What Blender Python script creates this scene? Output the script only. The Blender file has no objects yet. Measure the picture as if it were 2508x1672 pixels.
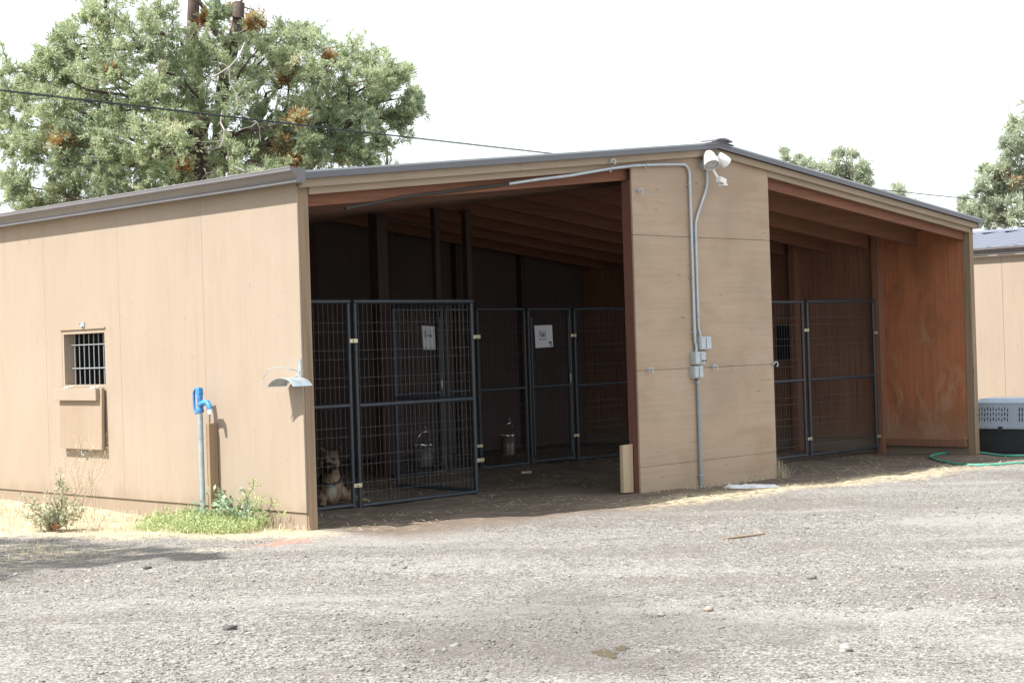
import bpy, bmesh, math, random
import numpy as np
from mathutils import Vector, Matrix, Euler
R = math.radians
scene = bpy.context.scene
COL = scene.collection
random.seed(7)
rng = np.random.default_rng(7)

# ------------------------------------------------------------------ camera, sky, sun, exposure
CAM = Vector((-7.2085, -9.2082, 1.2726)); CAMR = Euler((1.5743, 0.0310, -0.7937), 'XYZ'); FPX = 3959.0
cd = bpy.data.cameras.new('camera'); cam = bpy.data.objects.new('camera', cd); COL.objects.link(cam)
cam.location = CAM; cam.rotation_euler = CAMR
cd.sensor_width = 36.0; cd.lens = 36.0 * FPX / 2508.0; cd.clip_start = 0.05; cd.clip_end = 2000
scene.camera = cam
SUN = Vector((-0.70, 0.20, 1.0)).normalized()
SUN_EL = math.asin(SUN.z); SUN_AZ = math.atan2(SUN.x, SUN.y)
scene.view_settings.view_transform = 'Standard'; scene.view_settings.look = 'None'
scene.view_settings.gamma = 1.0; scene.view_settings.exposure = 1.42
w = bpy.data.worlds.new('World'); scene.world = w; w.use_nodes = True
nt = w.node_tree; nt.nodes.clear()
sky = nt.nodes.new('ShaderNodeTexSky'); sky.sky_type = 'NISHITA'; sky.sun_disc = False
sky.sun_elevation = SUN_EL; sky.sun_rotation = SUN_AZ; sky.dust_density = 3.0; sky.air_density = 1.2
cl = nt.nodes.new('ShaderNodeTexNoise'); cl.inputs['Scale'].default_value = 2.2; cl.inputs['Detail'].default_value = 6
cr = nt.nodes.new('ShaderNodeMapRange'); cr.inputs['From Min'].default_value = .3; cr.inputs['From Max'].default_value = .6
cr.inputs['To Min'].default_value = .72; cr.inputs['To Max'].default_value = .95
mx = nt.nodes.new('ShaderNodeMixRGB'); mx.inputs['Color2'].default_value = (5.4, 5.75, 6.0, 1)
bg = nt.nodes.new('ShaderNodeBackground'); bg.inputs['Strength'].default_value = 0.10
wo = nt.nodes.new('ShaderNodeOutputWorld')
nt.links.new(cl.outputs['Fac'], cr.inputs['Value']); nt.links.new(cr.outputs[0], mx.inputs['Fac'])
nt.links.new(sky.outputs[0], mx.inputs['Color1']); nt.links.new(mx.outputs[0], bg.inputs['Color'])
nt.links.new(bg.outputs[0], wo.inputs['Surface'])
sl = bpy.data.lights.new('sun', 'SUN'); sl.energy = 3.6; sl.angle = R(0.6); sl.color = (1.0, 0.96, 0.905)
so = bpy.data.objects.new('sun', sl); COL.objects.link(so)
so.rotation_euler = SUN.to_track_quat('Z', 'Y').to_euler(); so.location = (-20, 6, 25)
scene.cycles.use_denoising = True
scene.cycles.max_bounces = 8

# ------------------------------------------------------------------ helpers
def at(px, py, d):
    """point seen at photo pixel (px,py) at depth d along the view axis (used to plan tree crowns)"""
    v = CAMR.to_matrix() @ Vector(((px-1254)/FPX, -(py-836)/FPX, -1.0))
    return CAM + v*d
def gz(x, y=0.0):
    xx = min(max(x, -8.0), 16.0)
    z = -0.0133*xx
    if x > 9.9: z -= 0.03*min(1.0, (x-9.9)/0.6)
    if y > 2.0 and 0 < x < 9.7: z += 0.035*min(1.0, (y-2.0))
    return z
class MB:
    def __init__(s): s.v = []; s.f = []
    def add(s, vs, fs):
        o = len(s.v); s.v += [tuple(a) for a in vs]; s.f += [tuple(i+o for i in q) for q in fs]; return s
    def box(s, x0, y0, z0, x1, y1, z1):
        return s.add([(x0,y0,z0),(x1,y0,z0),(x1,y1,z0),(x0,y1,z0),(x0,y0,z1),(x1,y0,z1),(x1,y1,z1),(x0,y1,z1)],
                     [(3,2,1,0),(4,5,6,7),(0,1,5,4),(1,2,6,5),(2,3,7,6),(3,0,4,7)])
    def prism(s, poly, fn, a, b):
        """poly: 2D outline; fn(u,v,t)->xyz ; extruded from a to b"""
        n = len(poly)
        vs = [fn(u, v, a) for u, v in poly] + [fn(u, v, b) for u, v in poly]
        fs = [tuple(range(n))[::-1], tuple(range(n, 2*n))] + [(i, (i+1) % n, n+(i+1) % n, n+i) for i in range(n)]
        return s.add(vs, fs)
    def beam(s, p0, p1, wd, ht, up=(0,0,1)):
        p0 = Vector(p0); p1 = Vector(p1); d = (p1-p0).normalized(); u = Vector(up)
        sd = d.cross(u).normalized(); u = sd.cross(d).normalized()
        vs = []
        for p in (p0, p1):
            for a, b in ((-1,-1),(1,-1),(1,1),(-1,1)): vs.append(p + sd*a*wd/2 + u*b*ht/2)
        return s.add(vs, [(3,2,1,0),(4,5,6,7),(0,1,5,4),(1,2,6,5),(2,3,7,6),(3,0,4,7)])
    def tube(s, pts, r, n=8, rads=None, closed=False):
        pts = [Vector(p) for p in pts]; m = len(pts); vs = []; fs = []
        ref = Vector((0.13, 0.31, 0.94)).normalized(); prev = None
        for i, p in enumerate(pts):
            if closed: t = (pts[(i+1) % m]-pts[i-1]).normalized()
            else: t = (pts[min(i+1, m-1)]-pts[max(i-1, 0)]).normalized()
            if prev is None:
                a = t.cross(ref)
                if a.length < 1e-3: a = t.cross(Vector((1,0,0)))
                a.normalize()
            else:
                a = prev - t*prev.dot(t)
                a.normalize()
            prev = a; b = t.cross(a)
            rr = rads[i] if rads else r
            for k in range(n):
                q = 2*math.pi*(k+.5)/n; vs.append(p + a*math.cos(q)*rr + b*math.sin(q)*rr)
        for i in range(m if closed else m-1):
            j = (i+1) % m
            for k in range(n): fs.append((i*n+k, i*n+(k+1) % n, j*n+(k+1) % n, j*n+k))
        if not closed: fs += [tuple(range(n))[::-1], tuple((m-1)*n+k for k in range(n))]
        return s.add(vs, fs)
    def lathe(s, prof, c, ax=(0,0,1), n=24, cap=True):
        """prof: (radius, height) pairs revolved about ax at c"""
        ax = Vector(ax).normalized(); a = ax.cross(Vector((0.2, 0.9, 0.37))).normalized(); b = ax.cross(a); c = Vector(c)
        vs = []; fs = []
        for r, h in prof:
            for k in range(n):
                q = 2*math.pi*k/n; vs.append(c + ax*h + (a*math.cos(q)+b*math.sin(q))*r)
        for i in range(len(prof)-1):
            for k in range(n): fs.append((i*n+k, i*n+(k+1) % n, (i+1)*n+(k+1) % n, (i+1)*n+k))
        if cap: fs += [tuple(range(n))[::-1], tuple((len(prof)-1)*n+k for k in range(n))]
        return s.add(vs, fs)
    def build(s, name, mat, parent=None, smooth=False, bevel=0):
        me = bpy.data.meshes.new(name)
        off = parent.matrix_basis.translation if parent is not None else Vector((0,0,0))
        pp = parent
        while pp is not None and pp.parent is not None: pp = pp.parent; off = off + pp.matrix_basis.translation
        me.from_pydata([(a[0]-off.x, a[1]-off.y, a[2]-off.z) for a in s.v], [], s.f); me.validate()
        bm = bmesh.new(); bm.from_mesh(me); bmesh.ops.recalc_face_normals(bm, faces=bm.faces); bm.to_mesh(me); bm.free()
        if smooth:
            me.polygons.foreach_set('use_smooth', [True]*len(me.polygons))
            try: me.set_sharp_from_angle(angle=R(40))
            except Exception: pass
        me.materials.append(mat)
        o = bpy.data.objects.new(name, me); COL.objects.link(o)
        if parent is not None: o.parent = parent
        if bevel:
            m = o.modifiers.new('bevel', 'BEVEL'); m.width = bevel; m.segments = 2; m.limit_method = 'ANGLE'
        return o
def tag(o, label, cat=None, group=None, kind=None):
    if label: o['label'] = label
    if cat: o['category'] = cat
    if group: o['group'] = group
    if kind: o['kind'] = kind
    return o
def thing(name, label, cat, loc=(0,0,0), group=None):
    o = bpy.data.objects.new(name, None); COL.objects.link(o); o.location = loc; o.empty_display_size = .1
    return tag(o, label, cat, group)
def copy_tree(o, parent=None):
    c = o.copy(); COL.objects.link(c)
    if parent is not None: c.parent = parent
    for ch in list(o.children): copy_tree(ch, c)
    return c
def big_mesh(name, V, F, mat, parent=None, attr=None, smooth=False):
    """numpy vertices (n,3), faces (m,k) -> object; attr: per-face float 'tint'"""
    V = np.asarray(V, np.float32); F = np.asarray(F, np.int32)
    if parent is not None:
        V = V - np.array(parent.location, np.float32)
    me = bpy.data.meshes.new(name); k = F.shape[1]
    me.vertices.add(len(V)); me.vertices.foreach_set('co', V.ravel())
    me.loops.add(F.size); me.loops.foreach_set('vertex_index', F.ravel())
    me.polygons.add(len(F)); me.polygons.foreach_set('loop_start', np.arange(0, F.size, k, dtype=np.int32))
    me.update(calc_edges=True)
    if smooth: me.polygons.foreach_set('use_smooth', np.ones(len(F), bool))
    if attr is not None:
        a = me.attributes.new('tint', 'FLOAT', 'FACE'); a.data.foreach_set('value', np.asarray(attr, np.float32))
    me.materials.append(mat)
    o = bpy.data.objects.new(name, me); COL.objects.link(o)
    if parent is not None: o.parent = parent
    return o

# ------------------------------------------------------------------ node helper and materials
class E:
    def __init__(s, t, sock): s.t = t; s.s = sock
    def _m(s, op, *a, clamp=False):
        n = s.t.nodes.new('ShaderNodeMath'); n.operation = op; n.use_clamp = clamp
        for i, x in enumerate((s,)+a):
            if isinstance(x, E): s.t.links.new(x.s, n.inputs[i])
            else: n.inputs[i].default_value = x
        return E(s.t, n.outputs[0])
    def __add__(s, o): return s._m('ADD', o)
    def __sub__(s, o): return s._m('SUBTRACT', o)
    def __mul__(s, o): return s._m('MULTIPLY', o)
    def mx(s, o): return s._m('MAXIMUM', o)
    def mn(s, o): return s._m('MINIMUM', o)
    def ab(s): return s._m('ABSOLUTE')
    def inv(s): return s*(-1.0)+1.0
    def step(s, a, b):
        n = s.t.nodes.new('ShaderNodeMapRange'); n.interpolation_type = 'SMOOTHSTEP'
        s.t.links.new(s.s, n.inputs['Value']); n.inputs['From Min'].default_value = a; n.inputs['From Max'].default_value = b
        return E(s.t, n.outputs[0])
class M:
    def __init__(s, name):
        s.m = bpy.data.materials.new(name); s.m.use_nodes = True; s.t = s.m.node_tree; s.t.nodes.clear()
        s.out = s.t.nodes.new('ShaderNodeOutputMaterial'); s.p = s.t.nodes.new('ShaderNodeBsdfPrincipled')
        s.t.links.new(s.p.outputs[0], s.out.inputs['Surface'])
    def coord(s, kind='Object', scale=(1,1,1), loc=(0,0,0)):
        c = s.t.nodes.new('ShaderNodeTexCoord'); mp = s.t.nodes.new('ShaderNodeMapping')
        mp.inputs['Scale'].default_value = scale; mp.inputs['Location'].default_value = loc
        s.t.links.new(c.outputs[kind], mp.inputs['Vector']); return mp.outputs[0]
    def world(s):
        g = s.t.nodes.new('ShaderNodeNewGeometry'); return g.outputs['Position']
    def xyz(s, v):
        n = s.t.nodes.new('ShaderNodeSeparateXYZ'); s.t.links.new(v, n.inputs[0]); return [E(s.t, n.outputs[i]) for i in range(3)]
    def noise(s, vec, scale, detail=4, rough=.55, dist=0):
        n = s.t.nodes.new('ShaderNodeTexNoise'); n.inputs['Scale'].default_value = scale; n.inputs['Detail'].default_value = detail
        n.inputs['Roughness'].default_value = rough; n.inputs['Distortion'].default_value = dist
        s.t.links.new(vec, n.inputs['Vector']); return E(s.t, n.outputs['Fac'])
    def voro(s, vec, scale, out='Color'):
        n = s.t.nodes.new('ShaderNodeTexVoronoi'); n.inputs['Scale'].default_value = scale
        s.t.links.new(vec, n.inputs['Vector']); return n.outputs[out]
    def ramp(s, fac, stops):
        n = s.t.nodes.new('ShaderNodeValToRGB'); el = n.color_ramp.elements
        while len(el) > 1: el.remove(el[0])
        el[0].position = stops[0][0]; el[0].color = (*stops[0][1], 1)
        for p, c in stops[1:]:
            e = el.new(p); e.color = (*c, 1)
        s.t.links.new(fac.s if isinstance(fac, E) else fac, n.inputs[0]); return n.outputs[0]
    def mix(s, fac, a, b, mode='MIX'):
        n = s.t.nodes.new('ShaderNodeMixRGB'); n.blend_type = mode
        for i, x in ((0, fac), (1, a), (2, b)):
            if isinstance(x, E): s.t.links.new(x.s, n.inputs[i])
            elif isinstance(x, (int, float)): n.inputs[i].default_value = x
            elif isinstance(x, tuple): n.inputs[i].default_value = (*x, 1)
            else: s.t.links.new(x, n.inputs[i])
        return n.outputs[0]
    def attr(s, name):
        n = s.t.nodes.new('ShaderNodeAttribute'); n.attribute_name = name; return E(s.t, n.outputs['Fac'])
    def bump(s, h, strength=.3, dist=.01):
        n = s.t.nodes.new('ShaderNodeBump'); n.inputs['Strength'].default_value = strength; n.inputs['Distance'].default_value = dist
        s.t.links.new(h.s if isinstance(h, E) else h, n.inputs['Height']); s.t.links.new(n.outputs[0], s.p.inputs['Normal'])
    def set(s, color=None, rough=.6, metal=0, spec=.5):
        if color is not None:
            if isinstance(color, tuple): s.p.inputs['Base Color'].default_value = (*color, 1)
            else: s.t.links.new(color, s.p.inputs['Base Color'])
        if isinstance(rough, E): s.t.links.new(rough.s, s.p.inputs['Roughness'])
        else: s.p.inputs['Roughness'].default_value = rough
        s.p.inputs['Metallic'].default_value = metal; s.p.inputs['Specular IOR Level'].default_value = spec
        return s.m
def sc(c, k): return tuple(min(1, x*k) for x in c)
def wood(name, base, grain='z', var=.18, cracks=.5, rough=.8, stain=None, bump=.22, blotch=.25):
    m = M(name)
    s = {'z': (38, 38, 1.1), 'x': (1.1, 38, 38), 'y': (38, 1.1, 38)}[grain]
    v = m.coord('Object', s); v2 = m.coord('Object', (1,1,1)); v3 = m.coord('Object', tuple(a*.55 if a > 2 else a*2.6 for a in s))
    g = m.noise(v, 1.0, 5, .6, .4)
    col = m.ramp(g, [(.25, sc(base, 1-var*1.6)), (.5, base), (.78, sc(base, 1+var))])
    b = m.noise(v2, 1.3, 4)
    col = m.mix(b.step(.35, .75)*blotch, col, sc(base, .72))
    b2 = m.noise(m.coord('Object', tuple(a*.12 if a > 2 else a*1.4 for a in s)), 1.0, 4, .6, .6)
    col = m.mix(b2.step(.52, .72)*blotch, col, sc((base[0]*1.05, base[1]*.93, base[2]*.8), .80))
    b3 = m.noise(m.coord('Object', (1, 1, 1), (3.1, 7.7, 1.9)), .8, 3)
    col = m.mix(b3.step(.45, .8)*blotch*.8, col, sc((base[0]*.98, base[1]*1.04, base[2]*1.15), 1.12))
    ck = m.noise(v, .9, 2, .5)
    if cracks:
        ck = m.noise(v3, 2.3, 3, .65).step(.675, .72)
        col = m.mix(ck*cracks, col, sc(base, .28))
    if stain: col = stain(m, col)
    m.bump(g, bump, .005)
    return m.set(col, rough, 0, .25)
def plain(name, c, rough=.6, metal=0, spec=.5, var=.12, scale=8):
    m = M(name); n = m.noise(m.coord('Object'), scale, 4)
    col = m.ramp(n, [(.3, sc(c, 1-var)), (.7, sc(c, 1+var))])
    return m.set(col, rough, metal, spec)

SID = (.328, .264, .205)
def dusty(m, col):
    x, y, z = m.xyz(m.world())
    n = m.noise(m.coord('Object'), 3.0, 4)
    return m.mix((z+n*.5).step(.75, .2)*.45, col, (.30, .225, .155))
def splash(m, col):
    x, y, z = m.xyz(m.world()); n = m.noise(m.coord('Object', (6, 6, 2)), 1, 4); st = m.noise(m.coord('Object', (9, 9, .35)), 1, 3, .6)
    col = m.mix(st.step(.55, .75)*.12, col, (.25, .20, .155))
    col = m.mix(st.step(.42, .25)*.10, col, (.385, .33, .275))
    fy = (y*(1/.398))._m('FRACT')-.5; fz = (z*(1/.203))._m('FRACT')-.5
    dot = ((fy*.398)._m('POWER', 2.0)+(fz*.203)._m('POWER', 2.0)).step(.00006, .00001)
    col = m.mix(dot*n.step(.40, .62)*.55, col, (.12, .085, .06))
    col = m.mix((z*1.0+n*.7).step(.80, .30)*.45, col, (.30, .235, .17))
    return m.mix((z+n*.35).step(.42, .28)*.35, col, (.20, .15, .11))
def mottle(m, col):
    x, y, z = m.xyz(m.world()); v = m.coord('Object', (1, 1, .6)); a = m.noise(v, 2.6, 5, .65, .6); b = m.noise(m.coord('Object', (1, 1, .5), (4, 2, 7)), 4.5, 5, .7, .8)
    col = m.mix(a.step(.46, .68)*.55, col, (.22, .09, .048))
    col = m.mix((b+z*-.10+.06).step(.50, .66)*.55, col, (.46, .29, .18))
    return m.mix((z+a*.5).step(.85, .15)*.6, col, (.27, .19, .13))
MAT = dict(
    siding=wood('painted_siding', SID, 'z', .04, .55, blotch=.2, bump=.1, stain=splash),
    panel=wood('painted_plywood', (.395, .296, .214), 'x', .075, .7, blotch=.6),
    trim=wood('painted_trim', (.33, .255, .185), 'x', .10, .4),
    post=wood('painted_post', (.265, .19, .125), 'z', .24, 1.0),
    redpost=wood('red_stained_stud', (.165, .076, .055), 'z', .2, .5),
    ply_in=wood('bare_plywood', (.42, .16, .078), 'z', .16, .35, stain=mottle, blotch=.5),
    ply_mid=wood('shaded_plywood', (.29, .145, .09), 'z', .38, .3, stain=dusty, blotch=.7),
    ply_dark=wood('weathered_plywood', (.10, .074, .066), 'z', .10, .2, blotch=.6),  # shade of the deep interior put into the plywood colour
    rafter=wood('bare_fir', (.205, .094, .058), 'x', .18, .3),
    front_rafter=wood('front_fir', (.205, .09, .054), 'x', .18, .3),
    old_studs=wood('old_stud', (.085, .055, .043), 'z', .18, .3),  # darker copy of the stud wood, the bay's shade is in its colour
    old_rafter=wood('old_fir', (.14, .078, .056), 'x', .18, .3),  # same rafter wood darkened on the left slope to paint in shade
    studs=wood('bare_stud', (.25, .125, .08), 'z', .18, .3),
    board=wood('pale_board', (.47, .36, .24), 'z', .12, .5),
    grey_post=wood('grey_treated_wood', (.30, .215, .14), 'z', .28, .8),
    roof=plain('grey_roof_metal', (.105, .103, .118), .42, .0, .6, .06, 3),
    rooftop=plain('zinc_roof_edge', (.34, .36, .37), .4, .2, .6, .06, 3),
    roofblue=plain('blue_grey_roof_metal', (.13, .14, .185), .4, .1, .6, .08, 2),
    gutter=plain('grey_gutter_paint', (.135, .126, .132), .26, .0, .6, .08, 4),
    steel_paint=plain('dark_slate_tube', (.044, .053, .064), .42, .1, .5, .15, 20),
    wire=plain('dull_wire', (.12, .112, .11), .5, .5, .5, .2, 20),
    galv=plain('galvanised', (.36, .42, .45), .42, .4, .5, .22, 14),
    conduit=plain('grey_conduit', (.42, .46, .49), .42, .4, .5, .1, 12),
    dark_conduit=plain('dull_conduit', (.035, .03, .027), .6, .1, .4, .1, 12),  # shade painted into the pipe colour; the dark switches share it
    pvc=plain('grey_pipe', (.24, .27, .285), .5, .0, .5, .08, 12),
    brass=plain('zinc_brass', (.62, .58, .38), .35, .6, .5, .2, 40),
    stainless=plain('stainless', (.60, .59, .575), .2, .92, .5, .05, 10),
    white=plain('white_plastic', (.78, .78, .76), .4, 0, .5, .04, 8),
    lens=plain('lamp_lens', (.46, .46, .47), .2, 0, .6, .05, 8),
    paper=plain('paper', (.74, .76, .80), .8, 0, .2, .03, 8),
    ink=plain('black_ink', (.03, .03, .035), .8), blue_ink=plain('blue_ink', (.05, .12, .28), .8), red_ink=plain('red_ink', (.55, .14, .16), .8),
    grey_ink=plain('grey_ink', (.10, .12, .12), .8),
    blue=plain('blue_paint', (.05, .21, .50), .5, 0, .4, .3, 26),
    hose=plain('green_hose', (.06, .29, .21), .55, 0, .4, .25, 9),
    crate_top=plain('grey_plastic', (.36, .42, .50), .45, 0, .4, .05, 6),
    crate_bot=plain('black_plastic', (.035, .038, .042), .5, 0, .4, .1, 6),
    bag=plain('white_bag', (.76, .78, .82), .5, 0, .4, .06, 20),
    bark=wood('bark', (.12, .088, .078), 'z', .4, .8),
    deadwood=plain('dead_branch', (.36, .33, .31), .8, 0, .3, .2, 6),
    cable=plain('black_cable', (.02, .026, .03), .5),
    collar=plain('black_collar', (.012, .012, .014), .5),
    eye=plain('dark_eye', (.01, .008, .006), .15),
    bone=plain('pale_scrap', (.42, .34, .24), .7, 0, .3, .25, 40),
)
def leafmat(name, stops, trans=.35):
    m = M(name); c = m.ramp(m.attr('tint'), stops)
    m.set(c, .65, 0, .25)
    t = m.t.nodes.new('ShaderNodeBsdfTranslucent'); m.t.links.new(c, t.inputs['Color'])
    mx = m.t.nodes.new('ShaderNodeMixShader'); mx.inputs[0].default_value = trans
    m.t.links.new(m.p.outputs[0], mx.inputs[1]); m.t.links.new(t.outputs[0], mx.inputs[2]); m.t.links.new(mx.outputs[0], m.out.inputs['Surface'])
    return m.m
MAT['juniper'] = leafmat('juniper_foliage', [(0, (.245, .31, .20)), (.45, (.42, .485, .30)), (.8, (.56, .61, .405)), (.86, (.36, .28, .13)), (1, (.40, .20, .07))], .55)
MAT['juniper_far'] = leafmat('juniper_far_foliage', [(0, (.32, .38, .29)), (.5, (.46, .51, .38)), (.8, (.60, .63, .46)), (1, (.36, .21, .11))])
MAT['weed'] = leafmat('weed_leaf', [(0, (.26, .34, .14)), (.5, (.42, .50, .24)), (1, (.60, .62, .38))])
MAT['mallow'] = leafmat('mallow_leaf', [(0, (.19, .28, .18)), (.5, (.32, .43, .29)), (1, (.45, .53, .38))])
MAT['sage'] = leafmat('sage_leaf', [(0, (.24, .25, .16)), (.5, (.44, .45, .31)), (.85, (.56, .54, .40)), (1, (.36, .16, .08))])
MAT['straw'] = leafmat('straw_blade', [(0, (.33, .27, .17)), (.5, (.56, .49, .34)), (1, (.74, .67, .51))])
MAT['stone'] = None
m = M('stone'); MAT['stone'] = m.set(m.ramp(m.attr('tint'), [(0, (.07, .064, .06)), (.25, (.155, .145, .136)), (.6, (.24, .228, .212)), (.9, (.345, .33, .31)), (.95, (.29, .185, .14)), (1, (.34, .28, .21))]), .85, 0, .25)

# ------------------------------------------------------------------ ground
m = M('yard_ground'); P = m.world(); x, y, z = m.xyz(P)
uu = (x-y)*.7071; vv = (x+y)*.7071
cb = m.t.nodes.new('ShaderNodeCombineXYZ'); m.t.links.new((uu*.32).s, cb.inputs[0]); m.t.links.new((vv*1.05).s, cb.inputs[1])
n1 = m.noise(cb.outputs[0], .95, 5, .62, .35); n2 = m.noise(P, 2.2, 5, .6); n3 = m.noise(P, 14, 5, .65); n4 = m.noise(P, 70, 4, .7)
cells = m.voro(P, 95.0); cv = m.xyz(cells)[0]; cells2 = m.voro(P, 24.0); cv2 = m.xyz(cells2)[1]
gravel = m.ramp(cv*.52+n3*.30+n4*.18, [(.24, (.075, .069, .062)), (.40, (.160, .149, .136)), (.55, (.215, .202, .186)), (.74, (.345, .33, .308))])
gravel = m.mix(cv2.step(.90, .96)*.4, gravel, (.38, .36, .335))
gravel = m.mix(n1.step(.49, .66)*.55, gravel, (.325, .31, .291))
gravel = m.mix((n1*.75+n2*.25).step(.50, .40)*.45, gravel, (.15, .131, .116))
dirt = m.ramp(n2*.45+n3*.35+n4*.2, [(.3, (.095, .07, .056)), (.5, (.165, .128, .102)), (.7, (.25, .20, .155))])
strawc = m.ramp(n3*.5+n4*.5, [(.3, (.27, .22, .145)), (.5, (.46, .39, .265)), (.7, (.62, .55, .41))])
inshed = x.step(-.10, .35)
yd = y + (n2-.5)*.7
col = m.mix(yd.step(-1.25, -.50)*inshed, gravel, dirt)
# straw swept along the front of the right half
line = (y + .68 + (x-3.0)*.045).ab() + (n2-.5)*.42
smask = line.step(.46, .10)*x.step(2.2, 3.8)*x.step(9.2, 6.5)*n3.step(.36, .56)
col = m.mix(smask, col, strawc)
bitmask = n3.step(.60, .66)*n2.step(.42, .6)*yd.step(-.9, -.4)*inshed
col = m.mix(bitmask*.45, col, strawc)
# dry grass verge along the side wall
edge = x + .30 + y.mx(0.0)*.62 + (n2-.5)*1.1
verge = edge.step(-.30, .12)*y.step(-.55, -.05)*x.step(.15, .0)
col = m.mix(verge*n3.step(.28, .5), col, strawc)
pat = ((x+1.95).ab()*1.1).mx((y-.45).ab()*.9) + (n2-.5)*1.3
col = m.mix(pat.step(.75, .35)*n3.step(.46, .60)*.75, col, strawc)
pat2 = ((x+1.0).ab()*1.6).mx((y+.35).ab()*2.6) + (n3-.5)*1.2
col = m.mix(pat2.step(.55, .2)*n3.step(.45, .6)*.7, col, strawc)
mud = ((x+2.0).ab()*.62).mx((y+4.35).ab()*.55) + (n2-.5)*.9
col = m.mix(mud.step(.66, .22)*.5, col, (.105, .093, .087))
orange = ((x+.50).ab()*2.2).mx((y+.40).ab()*3.2) + (n3-.5)*1.6
col = m.mix(orange.step(.55, .15)*.55, col, (.52, .20, .14))
m.bump(n4*.5+n3*.8+cv*.35, .8, .02)
m.set(col, .92, 0, .15); MAT['ground'] = m.m
gx = np.unique(np.concatenate([np.linspace(-90, -9, 16), np.linspace(-9, 17, 180), np.linspace(17, 140, 20)]))
gy = np.unique(np.concatenate([np.linspace(-60, -11, 12), np.linspace(-11, 8, 130), np.linspace(8, 160, 24)]))
V = []
for b in gy:
    for a in gx:
        h = 0
        if -8 < a < 13 and -10 < b < 7:
            h = .006*math.sin(a*2.1+b*1.3)+.005*math.sin(a*4.7-b*3.9+1)+random.uniform(-.004, .004)
            if b < -.3 or a < -.2:
                q = (a+b)*.7071; h += -.004+min(1, max(0, (-.4-b)*1.2))*.011*math.sin(q*2.9+.5*math.sin((a-b)*.35))
        V.append((a, b, gz(a, b)+h))
nx = len(gx)
F = [(j*nx+i, j*nx+i+1, (j+1)*nx+i+1, (j+1)*nx+i) for j in range(len(gy)-1) for i in range(nx-1)]
g = big_mesh('ground', V, F, MAT['ground'], smooth=True); g['kind'] = 'structure'

from mathutils.bvhtree import BVHTree
BV = BVHTree.FromPolygons([tuple(q) for q in V], F)
def gh(x, y): return BV.ray_cast(Vector((x, y, 5)), Vector((0, 0, -1)))[0].z
# gravel stones lying on the drive
ico = bmesh.new(); bmesh.ops.create_icosphere(ico, subdivisions=1, radius=1)
IV = np.array([v.co[:] for v in ico.verts]); IF = np.array([[v.index for v in f.verts] for f in ico.faces]); ico.free()
def stones(name, pts, sizes, tints, mat=None, flat=.6):
    n = len(pts); nv = len(IV)
    q = rng.normal(size=(n, nv, 3))*.16
    V = (IV[None]+q)
    S = sizes[:, None]*np.stack([rng.uniform(.8, 1.35, n), rng.uniform(.7, 1.1, n), flat*rng.uniform(.7, 1.1, n)], 1)
    V = V*S[:, None, :]
    a = rng.uniform(0, 6.28, n); ca, sa = np.cos(a)[:, None], np.sin(a)[:, None]
    X = V[:, :, 0]*ca-V[:, :, 1]*sa; Y = V[:, :, 0]*sa+V[:, :, 1]*ca
    V = np.stack([X, Y, V[:, :, 2]], 2)+pts[:, None, :]
    F = (IF[None]+(np.arange(n)*nv)[:, None, None]).reshape(-1, 3)
    return big_mesh(name, V.reshape(-1, 3), F, mat or MAT['stone'], attr=np.repeat(tints, len(IF)))
def ground_pts(n, r0, r1, keep, spread=25):
    out = []
    while len(out) < n:
        r = math.exp(rng.uniform(math.log(r0), math.log(r1))); a = R(45.5+rng.uniform(-spread, spread))
        X = CAM.x+r*math.sin(a); Y = CAM.y+r*math.cos(a)
        if keep(X, Y): out.append((X, Y, gh(X, Y)))
    return np.array(out)
def on_drive(X, Y):
    if X > -.1 and Y > -.75-.25*rng.random(): return False
    if X < .1 and X+.3+max(Y, 0)*.62 > rng.uniform(-.3, .15) and Y > -.3: return False
    return -14 < X < 16
pts = ground_pts(46000, 5.0, 16, on_drive)
sz = np.clip(rng.lognormal(-5.35, .40, len(pts)), .0025, .011)
sz[:900] = np.clip(rng.lognormal(-4.5, .28, 900), .008, .020)
keepn = np.array([math.sin(p[0]*1.7+1.3*math.sin(p[1]*.9))+math.sin(p[1]*2.3+p[0]*.6) for p in pts])
sz = sz*np.where(keepn > .2, 1.15, .8)
pts[:, 2] += sz*.05
tn_ = np.clip(rng.beta(2.4, 2.0, len(pts)), 0, 1); wet = np.exp(-(((pts[:, 0]+2.0)/1.3)**2+((pts[:, 1]+4.5)/1.1)**2)**2); tn_ = tn_*(1-.5*wet)
gv = stones('gravel', pts, sz, tn_); tag(gv, 'loose grey and pale gravel scattered over the drive', 'gravel', None, 'stuff')
for k, (X, Y, s, t, lab) in enumerate([(-1.668, -5.585, .036, .78, 'largest pale rounded stone near the lower right of the drive'), (-1.72, -5.653+.05, .02, .9, 'small pale stone touching the largest pale stone'),
        (-1.44, -4.446, .022, .5, 'grey stone on the damp patch behind the puddles'), (-1.235, -4.56, .026, .93, 'reddish brown stone right of the damp patch'),
        (.062, -4.258, .025, .3, 'dark stone on the drive in front of the crate side'), (-1.942, -.95, .03, .05, 'dark stone at the edge of the tree shadow on the left'),
        (-.987, -2.157, .02, .35, 'grey stone lying in the middle of the drive'), (-2.921, -3.14, .03, .08, 'black stone in the left foreground'), (4.489, -.33, .03, .93, 'red stone at the foot of the front plywood panel')]):
    p = np.array([[X, Y, gh(X, Y)+s*.2]])
    o = stones('stone', p, np.array([s]), np.array([t])); o.name = 'stone'; tag(o, lab, 'stone', 'larger stones on the drive')

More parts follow.
